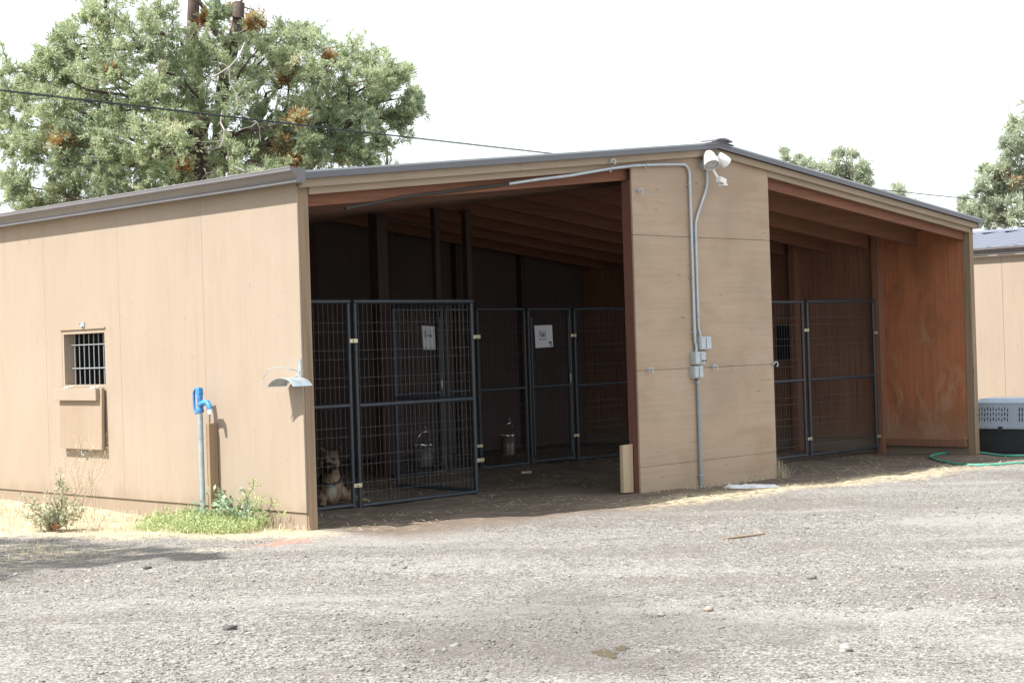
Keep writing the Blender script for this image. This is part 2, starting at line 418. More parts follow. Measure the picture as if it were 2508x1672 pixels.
# puddles
pm = M('muddy_water'); pm.set((.135, .115, .08), .16, 0, .4); MAT['water'] = pm.m
def puddle(cx, cy, rx, ry, ang, label):
    n = 40; mb = MB(); zp = gh(cx, cy)+.003; vs = [(cx, cy, zp)]
    for k in range(n):
        q = 2*math.pi*k/n; rr = 1+.28*math.sin(2*q+cx*9)+.16*math.sin(5*q+cy*5)+.1*math.sin(9*q)
        u, v = rx*rr*math.cos(q), ry*rr*math.sin(q)
        vs.append((cx+u*math.cos(ang)-v*math.sin(ang), cy+u*math.sin(ang)+v*math.cos(ang), zp))
    mb.add(vs, [(0, 1+k, 1+(k+1) % n) for k in range(n)])
    o = mb.build('puddle', MAT['water']); o['kind'] = 'structure'; return o
puddle(-2.33, -4.88, .055, .075, -.78, 'a'); puddle(-2.18, -4.84, .03, .05, -.78, 'b')

# ------------------------------------------------------------------ shed
W, D = 9.75, 6.0
def U(x): return 2.458+.11*min(x, W-x)
shed = thing('dog_shed', 'long low tan plywood dog shed with open front bays and a low metal roof', 'shed')
PW = 1.194
# side wall siding, panel by panel, window hole in the third
mb = MB(); WY0, WY1, WZ0, WZ1 = 2.615, 3.315, 1.045, 1.535
for k in range(5):
    y0, y1 = k*PW+.001, (k+1)*PW-.001
    if k == 0: y0 = 0.0
    if k == 2:
        mb.box(0, y0, .13, .016, WY0, 2.50); mb.box(0, WY1, .13, .016, y1, 2.50)
        mb.box(0, WY0, .13, .016, WY1, WZ0); mb.box(0, WY0, WZ1, .016, WY1, 2.50)
    else: mb.box(0, y0, .13, .016, y1, 2.50)
mb.build('side_siding', MAT['siding'], shed)
mb = MB().box(.016, .09, .10, .03, WY0-.05, 2.5); mb.box(.016, WY1+.05, .10, .03, D, 2.5); mb.box(.016, WY0-.05, .1, .03, WY1+.05, WZ0-.02); mb.box(.016, WY0-.05, WZ1+.02, .03, WY1+.05, 2.5)
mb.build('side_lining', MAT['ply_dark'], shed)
mb = MB().box(.012, .012, -.12, .06, .30, .124); mb.box(.012, .304, -.12, .06, D, .124)
mb.build('skirt_board', MAT['siding'], shed)
# corner posts
MB().box(.017, -.006, -.10, .098, .09, 2.47).build('corner_post', MAT['post'], shed, bevel=.004)
MB().box(9.655, -.006, -.22, 9.742, .09, 2.47).build('corner_post', MAT['post'], shed, bevel=.004)
# right wall, back wall
mb = MB()
mb.box(9.66, .09, .05, 9.676, PW-.002, 2.48); mb.build('end_wall_lining', MAT['ply_in'], shed); mb = MB()
for k in range(1, 5): mb.box(9.66, k*PW+.002, .05, 9.676, (k+1)*PW-.002, 2.48)
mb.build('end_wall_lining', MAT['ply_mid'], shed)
MB().box(9.68, .09, -.25, 9.742, D, 2.48).build('end_wall', MAT['siding'], shed)
mb = MB()
for k in range(8):
    x0, x1 = .04+k*1.205+.002, .04+(k+1)*1.205-.002
    mb.prism([(x0, -.12), (x1, -.12), (x1, U(x1)+.02), (x0, U(x0)+.02)] if not (x0 < W/2 < x1) else [(x0, -.12), (x1, -.12), (x1, U(x1)+.02), (W/2, U(W/2)+.02), (x0, U(x0)+.02)], lambda u, v, t: (u, t, v), D-.02, D)
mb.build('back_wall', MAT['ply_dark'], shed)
MB().box(9.60, .10, -.03, 9.66, 1.17, .05).build('sill_board', MAT['studs'], shed)
MB().box(9.62, .10, .045, 9.664, 1.17, .075).build('sill_board', MAT['ply_in'], shed)
for yy in (1.19, 2.38, 3.58, 4.78):
    MB().box(9.56, yy-.045, -.2, 9.659, yy+.045, U(9.6)+.03).build('wall_stud', MAT['studs'], shed, bevel=.003)
for xx in (1.2, 2.4, 3.6, 4.83, 6.0, 7.2, 8.4):
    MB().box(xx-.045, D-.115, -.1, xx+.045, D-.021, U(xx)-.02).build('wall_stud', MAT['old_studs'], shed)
# interior posts under the roof
for xx, yy, wd in ((3.75+.1, 3.58, .14), (4.74, 3.66, .07), (5.21, 3.66, .075)):
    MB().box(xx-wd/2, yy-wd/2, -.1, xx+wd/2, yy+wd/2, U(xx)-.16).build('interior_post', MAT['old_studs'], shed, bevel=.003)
# rafters: two slopes per frame line
yy = .075; k = 0
while yy < D-.15:
    for s in (0, 1):
        xa, xb = (.04, W/2-.002) if s == 0 else (W-.04, W/2+.002)
        hgt = .21 if k == 0 else .235
        zt = lambda q: U(q)+.055
        mb = MB(); poly = [(xa, zt(xa)-hgt+.02), (xb, zt(xb)-hgt), (xb, zt(xb)), (xa, zt(xa))]
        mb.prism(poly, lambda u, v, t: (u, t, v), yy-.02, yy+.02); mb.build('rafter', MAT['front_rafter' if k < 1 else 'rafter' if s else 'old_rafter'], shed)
    yy += .61; k += 1
# roof sheets
for s in (0, 1):
    xa, xb = (-.06, W/2) if s == 0 else (W+.06, W/2)
    zz = lambda q: 2.458+.11*min(q, W-q)
    deck = MB().prism([(xa, zz(xa)+.060), (xb, zz(xb)+.060), (xb, zz(xb)+.075), (xa, zz(xa)+.075)], lambda u, v, t: (u, t, v), -.03, D+.12)
    deck.build('roof_deck', MAT['ply_dark'], shed)
    # ribbed metal sheet
    nrib = 27; mb = MB(); prof = []
    yA, yB = -.085, D+.18; pitch = (yB-yA)/nrib
    for i in range(nrib):
        y0 = yA+i*pitch; prof += [(y0, 0), (y0+pitch*.72, 0), (y0+pitch*.80, .018), (y0+pitch*.92, .018)]
    prof.append((yB, 0)); top = []; bot = []
    n = len(prof); vs = []
    for xx, dz in ((xa, 0), (xb, 0)):
        for (q, h) in prof: vs.append((xx, q, zz(xx)+.082+h))
        for (q, h) in prof: vs.append((xx, q, zz(xx)+.078+h))
    fs = [(i, i+1, 2*n+i+1, 2*n+i) for i in range(n-1)]+[(n+i+1, n+i, 3*n+i, 3*n+i+1) for i in range(n-1)]
    fs += [(0, n, 3*n, 2*n), (n-1, 3*n-1, 4*n-1, 2*n-1)]+[(i+1, i, n+i, n+i+1) for i in range(n-1)]
    mb.add(vs, fs); mb.build('roof_sheet', MAT['roof'], shed)
    # rake flashing: dark face with a pale folded top
    xe = -.02 if s == 0 else W+.02
    mb = MB().prism([(xe, zz(xe)+.062), (xb, zz(xb)+.062), (xb, zz(xb)+.106), (xe, zz(xe)+.106)], lambda u, v, t: (u, t, v), -.098, -.090)
    mb.build('rake_flashing', MAT['roof'], shed)
    mb = MB().prism([(xe, zz(xe)+.107), (xb, zz(xb)+.107), (xb, zz(xb)+.121), (xe, zz(xe)+.121)], lambda u, v, t: (u, t, v), -.098, .06)
    mb.build('flashing_cap', MAT['rooftop'], shed)
    # rake boards
    xa2, cut = (.0, 2.25) if s == 0 else (W, W-2.4)
    for p, q in ((xa2, cut), (cut+(.003 if s == 0 else -.003), W/2+(-.002 if s == 0 else .002))):
        MB().prism([(p, U(p)), (q, U(q)), (q, U(q)+.064), (p, U(p)+.064)], lambda u, v, t: (u, t, v), -.060, -.022).build('rake_board', MAT['trim'], shed, bevel=.003)
    xs, xf = (.10, 3.70) if s == 0 else (9.66, 5.746)
    MB().prism([(xs, U(xs)-.052), (xf, U(xf)-.052), (xf, U(xf)+.05), (xs, U(xs)+.05)], lambda u, v, t: (u, t, v), -.021, .016).build('rake_board', MAT['trim'], shed, bevel=.003)
# ridge cap, bent up at its front end
mb = MB(); zr = U(W/2)
for i, (yy0, yy1) in enumerate(((-.13, D+.2),)):
    mb.prism([(W/2-.2, zr+.095), (W/2, zr+.118), (W/2+.2, zr+.095), (W/2+.2, zr+.101), (W/2, zr+.125), (W/2-.2, zr+.101)], lambda u, v, t: (u, t, v), yy0, yy1)
mb.build('ridge_cap', MAT['roof'], shed)
mb = MB(); prof = []
for i in range(9):
    a = -.13+.26*i/8; prof.append((W/2+.03+a, zr+.128+.028*math.cos(a*11)))
mb.prism(prof+[(a, b-.012) for a, b in prof[::-1]], lambda u, v, t: (u, t, v+.02*(t+.13)), -.14, .04)
mb.build('ridge_end_flap', MAT['gutter'], shed)
# gutters (K profile) with end caps
def gutter(x0, sgn, ya, yb, zt, parent, nm='gutter', mat=None):
    mat = mat or MAT['gutter']
    out = [(0, -.014), (.074, -.014), (.083, -.010), (.083, .006), (.075, .013), (.077, .024), (.088, .042), (.106, .057), (.124, .064), (.132, .068), (.132, .092)]
    pr = [(x0+sgn*a, zt-.092+b) for a, b in out]
    mb = MB(); n = len(pr); inn = [(x0+sgn*max(0.003, a-.004), zt-.092+b+.003) for a, b in out]
    vs = []
    for t in (ya, yb): vs += [(u, t, v) for u, v in pr]+[(u, t, v) for u, v in inn]
    fs = []
    for i in range(n-1): fs += [(i, i+1, 2*n+i+1, 2*n+i), (n+i+1, n+i, 3*n+i, 3*n+i+1)]
    fs += [(n-1, 2*n-1, 4*n-1, 3*n-1)]
    mb.add(vs, fs)
    mb.box(min(x0, x0-sgn*.006), ya, zt-.09, max(x0, x0-sgn*.006), yb, zt+.006)
    mb.tube([(x0+sgn*.128, ya, zt), (x0+sgn*.128, yb, zt)], .007, 8)
    g = mb.build(nm, mat, parent, smooth=True)
    mb = MB().prism(pr+[(x0, zt)], lambda u, v, t: (u, t, v), ya-.004, ya)
    e = mb.build('end_cap', mat, g); return g
gutter(-.012, -1, -.115, D+.1, 2.592, shed)
gutter(W+.012, 1, -.06, D+.1, 2.572, shed)
MB().box(-.011, -.005, 2.47, .015, D, 2.57).build('eave_board', MAT['trim'], shed)
# front plywood panel between the bays
PX0, PX1 = 3.70, 5.746
for z0, z1 in ((-.16, .178), (.181, 1.028), (1.032, 2.226), (2.230, None)):
    if z1 is None: poly = [(PX0, z0), (PX1, z0), (PX1, U(PX1)+.055), (W/2, zr+.055), (PX0, U(PX0)+.055)]
    else: poly = [(PX0, z0), (PX1, z0), (PX1, z1), (PX0, z1)]
    MB().prism(poly, lambda u, v, t: (u, t, v), -.016, .002).build('front_panel', MAT['panel'], shed)
MB().box(3.712, .003, -.14, 3.752, .115, U(3.7)-.15).build('panel_stud', MAT['redpost'], shed, bevel=.003)
for xx in (4.85, 5.70): MB().box(xx-.02, .003, -.14, xx+.02, .09, U(xx)-.15).build('panel_stud', MAT['studs'], shed)
MB().box(3.754, .003, 1.0, 5.678, .04, 1.06).build('panel_rail', MAT['studs'], shed)
# barred window in the side wall with its dropped shutter
win = bpy.data.objects.new('window', None); COL.objects.link(win); win.parent = shed; win.location = (0, 2.965, 1.29)
mb = MB(); t = .035
mb.box(.002, WY0+.001, WZ1-t, .115, WY1-.001, WZ1-.001); mb.box(.002, WY0+.001, WZ0+.001, .115, WY1-.001, WZ0+t*.6)
mb.box(.002, WY0+.001, WZ0+t*.6, .115, WY0+.018, WZ1-t); mb.box(.002, WY1-.03, WZ0+t*.6, .115, WY1-.001, WZ1-t)
mb.build('frame', MAT['siding'], win)
mb = MB()
mb.box(-.010, WY0-.005, WZ1, -.0005, WY1+.015, WZ1+.012)
mb.build('drip_trim', MAT['trim'], win)
mb = MB()
for k in range(8):
    yy = WY0+.075+k*(WY1-WY0-.11)/7.6
    mb.tube([(.075, yy, WZ0+.02), (.075, yy, WZ1-.03)], .0045, 8)
for zz_ in (1.205, 1.405): mb.tube([(.068, WY0+.012, zz_), (.068, WY1-.02, zz_)], .0055, 8)
mb.build('bars', MAT['pvc'], win, smooth=True)
sh = MB().prism([(-.014, 2.630), (-.014, 3.305), (-.040, 3.305), (-.040, 2.630)], lambda u, v, t: (u-(1.04-t)*.03+.0, v, t), .528, 1.04).build('shutter', wood('shutter_paint', (.305, .235, .172), 'z', .08, .4, blotch=.35), win)
MB().box(-.078, 2.665, .937, -.041, 3.345, 1.036).build('ledge', MAT['siding'], sh, bevel=.003)
for yy in (2.76, 3.19): MB().box(-.05, yy-.035, 1.041, -.001, yy+.035, 1.047).build('hinge', MAT['white'], sh)
mb = MB().tube([(-.035, 2.965, 1.585), (-.02, 2.965, 1.575), (-.02, 2.945, 1.56), (-.03, 2.93, 1.565)], .006, 6); mb.box(-.008, 2.93, 1.555, -.001, 2.985, 1.595)
mb.build('latch', MAT['galv'], win)
MB().tube([(-.035, 2.975, .535), (-.04, 2.975, .49), (-.03, 2.965, .475), (-.03, 2.95, .49)], .006, 6).build('latch', MAT['galv'], win)
# window on the far end wall (shut)
fw = MB().box(9.640, 2.50, 1.0, 9.659, 2.68, 1.45).build('dark_window', plain('dark_glass', (.012, .012, .014), .3), shed)

# ------------------------------------------------------------------ fittings on the shed
CG = 'conduit runs on the front panel'
def conduit(pts, r, label, mat, straps, loc):
    t = thing('conduit', label, 'conduit', loc, CG)
    MB().tube(pts, r, 10).build('pipe', mat, t, smooth=True)
    for p, ax in straps:
        p = Vector(p); mb = MB()
        if ax == 'z': mb.box(p.x-.034, p.y-.004+.018, p.z-.008, p.x+.016, p.y+.02, p.z+.008); mb.tube([p+Vector((0,0,-.008)), p+Vector((0,0,.008))], r+.004, 10)
        else: mb.tube([p+Vector((-.008,0,0)), p+Vector((.008,0,0))], r+.004, 10); mb.box(p.x-.008, p.y+.006, p.z-.03, p.x+.008, p.y+.01, p.z+.02)
        mb.build('strap', MAT['galv'], t)
    return t
arc = [(4.405+.09*math.sin(a), -.04, 2.795+.09*math.cos(a)) for a in [i*math.pi/16 for i in range(9)]]
conduit([(.48, .04, 2.335), (1.09, .04, 2.45), (1.97, .036, 2.572), (2.2, .03, 2.604)], .013, 'dull thin pipe under the front rafter of the left bay', MAT['dark_conduit'], [], (1.2, .04, 2.4))
conduit([(2.2, .028, 2.604), (2.5, .0, 2.65), (2.87, -.035, 2.70), (3.40, -.045, 2.79), (3.70, -.045, 2.832)]+[(4.05, -.04, 2.862)]+arc+[(4.497, -.04, 2.3), (4.497, -.04, 1.32), (4.50, -.04, 1.27), (4.512, -.042, 1.235), (4.512, -.042, 1.17)], .0135,
        'left galvanised conduit bending from the roof edge down the panel to the middle box', MAT['conduit'], [((3.40, -.045, 2.79), 'x'), ((3.88, -.043, 2.85), 'x'), ((4.496, -.04, 2.70), 'z'), ((4.497, -.04, 1.86), 'z'), ((4.497, -.04, 1.36), 'z')], (4.5, -.04, 1.2))
conduit([(4.755, -.04, 2.86), (4.755, -.04, 2.74), (4.735, -.04, 2.67), (4.60, -.04, 2.44), (4.565, -.04, 2.36), (4.558, -.04, 2.28), (4.555, -.04, 1.45), (4.562, -.04, 1.39), (4.577, -.04, 1.34), (4.577, -.04, 1.30)], .013,
        'right galvanised conduit with an offset bend running from the security light to the top box', MAT['conduit'], [((4.556, -.04, 2.2), 'z'), ((4.556, -.04, 1.5), 'z')], (4.56, -.04, 1.4))
conduit([(4.525, -.04, .95), (4.525, -.04, -.08)], .0165, 'single grey conduit running from the lowest box down into the ground', MAT['pvc'], [((4.525, -.04, .90), 'z'), ((4.525, -.04, .05), 'z')], (4.525, -.04, -.06))
conduit([(2.9, 3.0, 2.69), (3.1, 3.0, 2.668), (4.15, 3.0, 2.512)], .008, 'thin dim conduit inside the dark left bay below the rafters', MAT['dark_conduit'], [], (3.5, 3.0, 2.6))
def ebox(x0, x1, z0, z1, label, bolts, gangs):
    t = thing('electrical_box', label, 'electrical box', ((x0+x1)/2, -.016, z0), 'electrical boxes on the front panel')
    MB().box(x0, -.075, z0, x1, -.0165, z1).build('housing', MAT['conduit'], t, bevel=.004)
    wd = (x1-x0)/gangs
    for g_ in range(gangs):
        MB().box(x0+g_*wd+.006, -.083, z0+.006, x0+(g_+1)*wd-.006, -.0755, z1-.006).build('cover', MAT['conduit'], t, bevel=.003)
    for bx, bz in bolts:
        mb = MB().lathe([(.006, 0), (.006, .010)], (bx, -.0835, bz), (0, -1, 0), 10); mb.box(bx-.004, -.096, bz-.014, bx+.004, -.0935, bz+.004)
        mb.build('switch', MAT['dark_conduit'], t)
    return t
ebox(4.535, 4.695, 1.195, 1.315, 'topmost grey electrical box with two ribbed covers', [], 2)
ebox(4.448, 4.608, 1.062, 1.178, 'middle grey electrical box with two small switches', [(4.545, 1.095), (4.585, 1.095)], 2)
ebox(4.432, 4.562, .938, 1.048, 'lowest and narrowest grey electrical box above the single conduit', [], 2)
# security light
sec = thing('security_light', 'white twin security light under the roof peak', 'security light', (4.75, -.02, 2.9))
MB().lathe([(.06, 0), (.06, .05)], (4.74, -.0165, 2.905), (0, -1, 0), 24).build('junction_box', MAT['conduit'], sec, smooth=True)
MB().lathe([(.062, 0), (.064, .012), (.055, .03), (.0, .034)], (4.74, -.067, 2.905), (0, -1, 0), 28, False).build('mount_cover', MAT['white'], sec, smooth=True)
def head(c, d, s=1):
    d = Vector(d).normalized()
    h = MB().lathe([(.012*s, -.085*s), (.034*s, -.075*s), (.046*s, -.05*s), (.056*s, -.01*s), (.062*s, .03*s), (.062*s, .045*s), (.056*s, .047*s)], c, d, 24, False).build('lamp_head', MAT['white'], sec, smooth=True)
    MB().lathe([(.0, .036*s), (.03*s, .040*s), (.055*s, .036*s), (.055*s, .03*s), (.0, .028*s)], c, d, 24, False).build('lens', MAT['lens'], h, smooth=True)
head((4.672, -.15, 2.925), (-.25, -.42, -.72), 1.18)
head((4.875, -.14, 2.942), (.72, -.12, -.55), .95)
MB().tube([(4.79, -.13, 2.955), (4.82, -.14, 2.955), (4.84, -.15, 2.94)], .015, 8).build('swivel', MAT['white'], sec, smooth=True)
MB().tube([(4.75, -.10, 2.87), (4.765, -.13, 2.81), (4.77, -.15, 2.775)], .013, 8).build('swivel', MAT['white'], sec, smooth=True)
mb = MB().prism([(-.028, -.03), (.028, -.03), (.034, .02), (-.034, .02)], lambda u, v, t: (4.79+t, -.165+u, 2.755+v-.25*t), -.03, .06)
mb.box(4.80, -.20, 2.70, 4.86, -.13, 2.716)
mb.build('motion_sensor', MAT['white'], sec, bevel=.006)
# eye hooks
def hook(x, y, z, label, ring=True, d=-1):
    t = thing('eye_hook', label, 'hook', (x, y, z), 'eye hooks on the front')
    MB().lathe([(.014, 0), (.014, .012), (.009, .012), (.009, .028)], (x, y, z), (0, -1, 0), 12).build('bolt', MAT['galv'], t, smooth=True)
    pts = [(x+.008+.022*math.cos(a), y-.034-.002*i, z-.004+.022*math.sin(a)) for i, a in enumerate([R(160-28*k) for k in range(11)])]
    MB().tube(pts, .0055, 8).build('ring', MAT['galv'], t, smooth=True)
hook(3.83, -.016, 1.035, 'open metal hook at the left edge of the front plywood panel'); hook(4.765, -.016, 1.03, 'metal ring hook beside the electrical boxes')
hook(5.725, -.016, 1.035, 'open metal hook at the right edge of the front plywood panel'); hook(3.77, -.016, 2.615, 'metal eye bolt high on the panel near its upper left corner')
hook(3.36, -.061, 2.845, 'metal eye bolt on the rake board above the conduit')
# hose hanger on the side wall
hh = thing('hose_hanger', 'empty galvanised hose hanger on the side wall near the corner', 'hose hanger', (-.005, .02, 1.12))
prof = []
for i in range(15):
    a = R(25+130*i/14); prof.append((.02+.165*math.cos(a), 1.00+.105*math.sin(a)))
mb = MB(); n = len(prof)
vs = [(-.012, u, v) for u, v in prof]+[(-.185, u, v) for u, v in prof]+[(-.012, u, v-.003) for u, v in prof]+[(-.185, u, v-.003) for u, v in prof]
fs = [(i, i+1, n+i+1, n+i) for i in range(n-1)]+[(2*n+i+1, 2*n+i, 3*n+i, 3*n+i+1) for i in range(n-1)]+[(n+i, n+i+1, 3*n+i+1, 3*n+i) for i in range(n-1)]+[(i+1, i, 2*n+i, 2*n+i+1) for i in range(n-1)]
mb.add(vs, fs); mb.build('saddle', MAT['galv'], hh, smooth=True)
MB().box(-.006, .006, 1.07, -.001, .034, 1.235).build('bracket', MAT['galv'], hh)
MB().tube([(-.185, .175, 1.045), (-.20, .20, 1.10), (-.19, .15, 1.165), (-.16, .05, 1.185), (-.10, .0, 1.165), (-.03, .015, 1.15)], .0035, 6).build('wire_loop', MAT['galv'], hh, smooth=True)
MB().tube([(-.01, .02, 1.15), (-.03, .02, 1.11), (-.10, -.01, 1.10), (-.185, -.07, 1.065)], .004, 6).build('wire_brace', MAT['galv'], hh, smooth=True)
# yard hydrant and its support board
hx, hy = -.115, 1.115
hyd = thing('yard_hydrant', 'yard hydrant with a blue pump head on a grey standpipe', 'hydrant', (hx, hy, 0))
MB().tube([(hx, hy, -.1), (hx, hy, .86)], .0195, 14).build('standpipe', MAT['galv'], hyd, smooth=True)
MB().tube([(hx, hy, .655), (hx, hy, .667)], .023, 14).build('clamp', MAT['galv'], hyd, smooth=True)
hd = MB().lathe([(.026, .0), (.030, .012), (.024, .035), (.022, .10), (.026, .15), (.024, .155)], (hx, hy, .85), (0, 0, 1), 16).build('pump_head', MAT['blue'], hyd, smooth=True)
MB().beam((hx, hy-.002, .985), (hx, hy+.01, 1.035), .04, .05, (0, 1, 0)).build('cap', MAT['blue'], hd, bevel=.004)
hs = [(hx, hy+.005, 1.03), (hx, hy+.05, 1.03), (hx, hy+.075, 1.005), (hx, hy+.078, .93), (hx, hy+.075, .87), (hx, hy+.055, .845), (hx, hy+.02, .85)]
MB().tube(hs, .0105, 10).build('handle', MAT['blue'], hyd, smooth=True)
sp = MB().tube([(hx, hy, .905), (hx, hy-.05, .925), (hx, hy-.10, .925), (hx, hy-.122, .90), (hx, hy-.128, .875)], .02, 12, [.026, .021, .021, .021, .022]).build('spout', MAT['blue'], hyd, smooth=True)
MB().tube([(hx, hy-.129, .876), (hx, hy-.133, .84)], .018, 12).build('nozzle', MAT['white'], sp, smooth=True)
sb = MB().box(-.082, 1.056, -.1, -.003, 1.094, .765).build('support_board', MAT['grey_post'], None, bevel=.004); tag(sb, 'short upright weathered board behind the yard hydrant', 'board')
tag(MB().box(-.017, 1.0, -.05, -.002, 1.05, .16).build('metal_offcut', MAT['galv'], None), 'small pale metal strip at the foot of the hydrant board', 'metal strip')
# pale board beside the panel
tag(MB().prism([(3.555, .02), (3.693, .015), (3.697, .44), (3.56, .435)], lambda u, v, t: (u, t, v-.055), .06, .098).build('pale_board', MAT['board'], None, bevel=.003), 'short pale board standing against the red stud of the front panel', 'board')

# ------------------------------------------------------------------ kennel panels
def kennel(x0, x1, y, z0, z1, label, mid=True, axis='x', door=None, clamps=(), cat='kennel fence', top=True, bottom=True, r=.0185):
    t = thing('kennel_fence' if cat == 'kennel fence' else 'kennel_gate', label, cat, (x0 if axis == 'x' else y, y if axis == 'x' else x0, z0), 'wire kennel panels in the shed')
    P_ = (lambda u, v, o=0: (u, y+o, v)) if axis == 'x' else (lambda u, v, o=0: (y+o, u, v))
    zm = z0+(z1-z0)*.495
    def bar(a, b): return MB().tube([P_(*a), P_(*b)], r, 10)
    if top: bar((x0, z1), (x1, z1)).build('top_rail', MAT['steel_paint'], t, smooth=True)
    bar((x0+r, z0), (x0+r, z1-r)).build('upright', MAT['steel_paint'], t, smooth=True); bar((x1-r, z0), (x1-r, z1-r)).build('upright', MAT['steel_paint'], t, smooth=True)
    if mid: bar((x0+2*r, zm), (x1-2*r, zm)).build('middle_rail', MAT['steel_paint'], t, smooth=True)
    if bottom: bar((x0+2*r, z0+.02), (x1-2*r, z0+.02)).build('bottom_rail', MAT['steel_paint'], t, smooth=True)
    mb = MB(); u = x0+.06
    while u < x1-.035:
        mb.tube([P_(u+random.uniform(-.003, .003), z0+.02, .004), P_(u+random.uniform(-.003, .003), z1, .004)], .0013, 4); u += .0508
    for base in (z0+.02, zm):
        hh_ = (zm-z0-.02)
        for f in (.19, .28, .465, .555, .74, .83) if base > z0+.1 else (.13, .23, .41, .50, .69, .78):
            mb.tube([P_(x0+.02, base+hh_*f, -.001), P_(x1-.02, base+hh_*f, -.001)], .0014, 4)
    mb.build('wire_mesh', MAT['wire'], t)
    for cu, cz in clamps:
        c = MB()
        if axis == 'x': c.box(cu-.045, y-.026, cz-.017, cu+.045, y-.019, cz+.017); c.lathe([(.009, 0), (.009, .012)], (cu, y-.026, cz), (0, -1, 0), 8)
        c.build('clamp', MAT['brass'], t, bevel=.003)
    return t
kennel(.10, 1.455, 1.2, -.02, 1.695, 'front kennel panel of the left bay, the dog lying behind it', clamps=((1.472, 1.366), (1.472, .161)))
kennel(1.490, 2.885, 1.2, -.03, 1.695, 'wide front kennel gate of the left bay right of the dog', clamps=((2.905, 1.375), (2.905, .27)), cat='kennel gate')
kennel(1.26, 2.35, 2.93, -.02, 1.69, 'kennel side panel running back behind the wide front gate', axis='y')
def door_panel(x0, x1, label):
    t = kennel(x0, x1, 3.3, -.03, 1.69, label, cat='kennel gate')
    f = MB().tube([(x0+.055, 3.29, .06), (x0+.055, 3.29, 1.60), (x1-.055, 3.29, 1.60), (x1-.055, 3.29, .06)], .015, 8, closed=True).build('door_frame', MAT['steel_paint'], t, smooth=True)
    mb = MB().box(x1-.075, 3.262, .87, x1-.055, 3.272, .95); mb.tube([(x1-.065, 3.262, .86), (x1-.09, 3.255, .85)], .008, 6); mb.build('latch', MAT['galv'], t)
    return t
door_panel(3.74, 4.47, 'kennel door carrying the sign with blue letters'); kennel(4.50, 4.93, 3.3, -.03, 1.69, 'narrow kennel panel between the left door and the shiny bucket panel')
kennel(4.96, 5.725, 3.3, -.04, 1.692, 'kennel panel holding the shiny bucket', clamps=((4.945, 1.39), (4.945, .22)))
door_panel(5.755, 6.475, 'kennel door with the sign reading Adel'); kennel(6.52, 9.5, 3.3, -.05, 1.69, 'long back kennel panel right of the Adel door', clamps=((6.497, 1.385), (6.497, .24)))
kennel(5.80, 8.055, 1.2, -.06, 1.68, 'front kennel panel of the right bay half hidden by the plywood', clamps=((8.085, 1.36), (8.085, .14)))
kennel(8.115, 9.525, 1.2, -.065, 1.685, 'front kennel gate of the right bay beside the brown end wall', clamps=((9.535, 1.31), (9.535, .08)), cat='kennel gate')

# ------------------------------------------------------------------ signs
def strokes(lines, o, w_, h_, r, mat, parent, name):
    mb = MB()
    for ln in lines: mb.tube([(o[0]+u*w_, o[1], o[2]+v*h_) for u, v in ln], r, 5)
    return mb.build(name, mat, parent)
s1 = thing('paper_sign', 'square white paper sign reading Adel on the right kennel door', 'sign', (5.98, 3.27, 1.27))
mb = MB().prism([(5.842, 1.505), (6.130, 1.508), (6.137, 1.262), (5.852, 1.255)], lambda u, v, t: (u, t, v), 3.266, 3.268); mb.build('sheet', MAT['paper'], s1)
A = [[(0, 0), (.35, 1), (.62, .02)], [(.12, .4), (.55, .42)], [(1.0, .45), (.85, .6), (.75, .3), (.85, .0), (1.02, .2)], [(1.05, 1), (1.03, .0)], [(1.2, .3), (1.4, .42), (1.38, .58), (1.25, .55), (1.18, .25), (1.3, 0), (1.45, .08)], [(1.68, .95), (1.62, .05), (1.98, .06)]]
strokes(A, (5.905, 3.263, 1.375), .066, .075, .0024, MAT['ink'], s1, 'lettering')
red = [[(i*.05, .25+.3*math.sin(i*2.3)) for i in range(8)], [(.5+i*.05, .25+.28*math.sin(i*2.1+1)) for i in range(12)]]
strokes(red, (5.91, 3.263, 1.345), .115, .02, .0028, MAT['red_ink'], s1, 'red_lettering')
mb = MB().box(6.072, 3.262, 1.30, 6.112, 3.265, 1.325); mb.box(6.075, 3.262, 1.288, 6.115, 3.265, 1.294); mb.box(6.08, 3.262, 1.272, 6.118, 3.265, 1.278); mb.box(6.108, 3.262, 1.278, 6.118, 3.265, 1.288)
mb.build('stamp', MAT['grey_ink'], s1)
s2 = thing('paper_sign', 'tall white paper sign with faint blue letters seen through the front gate wires', 'sign', (4.23, 3.27, 1.28))
mb = MB().prism([(4.145, 1.525), (4.325, 1.515), (4.33, 1.272), (4.155, 1.276)], lambda u, v, t: (u, t, v), 3.266, 3.268); mb.build('sheet', MAT['paper'], s2)
B = [[(0, 0), (.05, 1), (.4, .85), (.1, .55), (.45, .25), (0, 0)], [(.65, .3), (.9, .42), (.8, .6), (.65, .35), (.78, .02), (.98, .1)], [(1.4, .5), (1.2, .5), (1.12, .15), (1.3, .02), (1.4, .45), (1.45, 0)], [(1.65, .5), (1.66, 0)]]
strokes(B, (4.18, 3.263, 1.40), .06, .065, .0028, MAT['blue_ink'], s2, 'lettering')

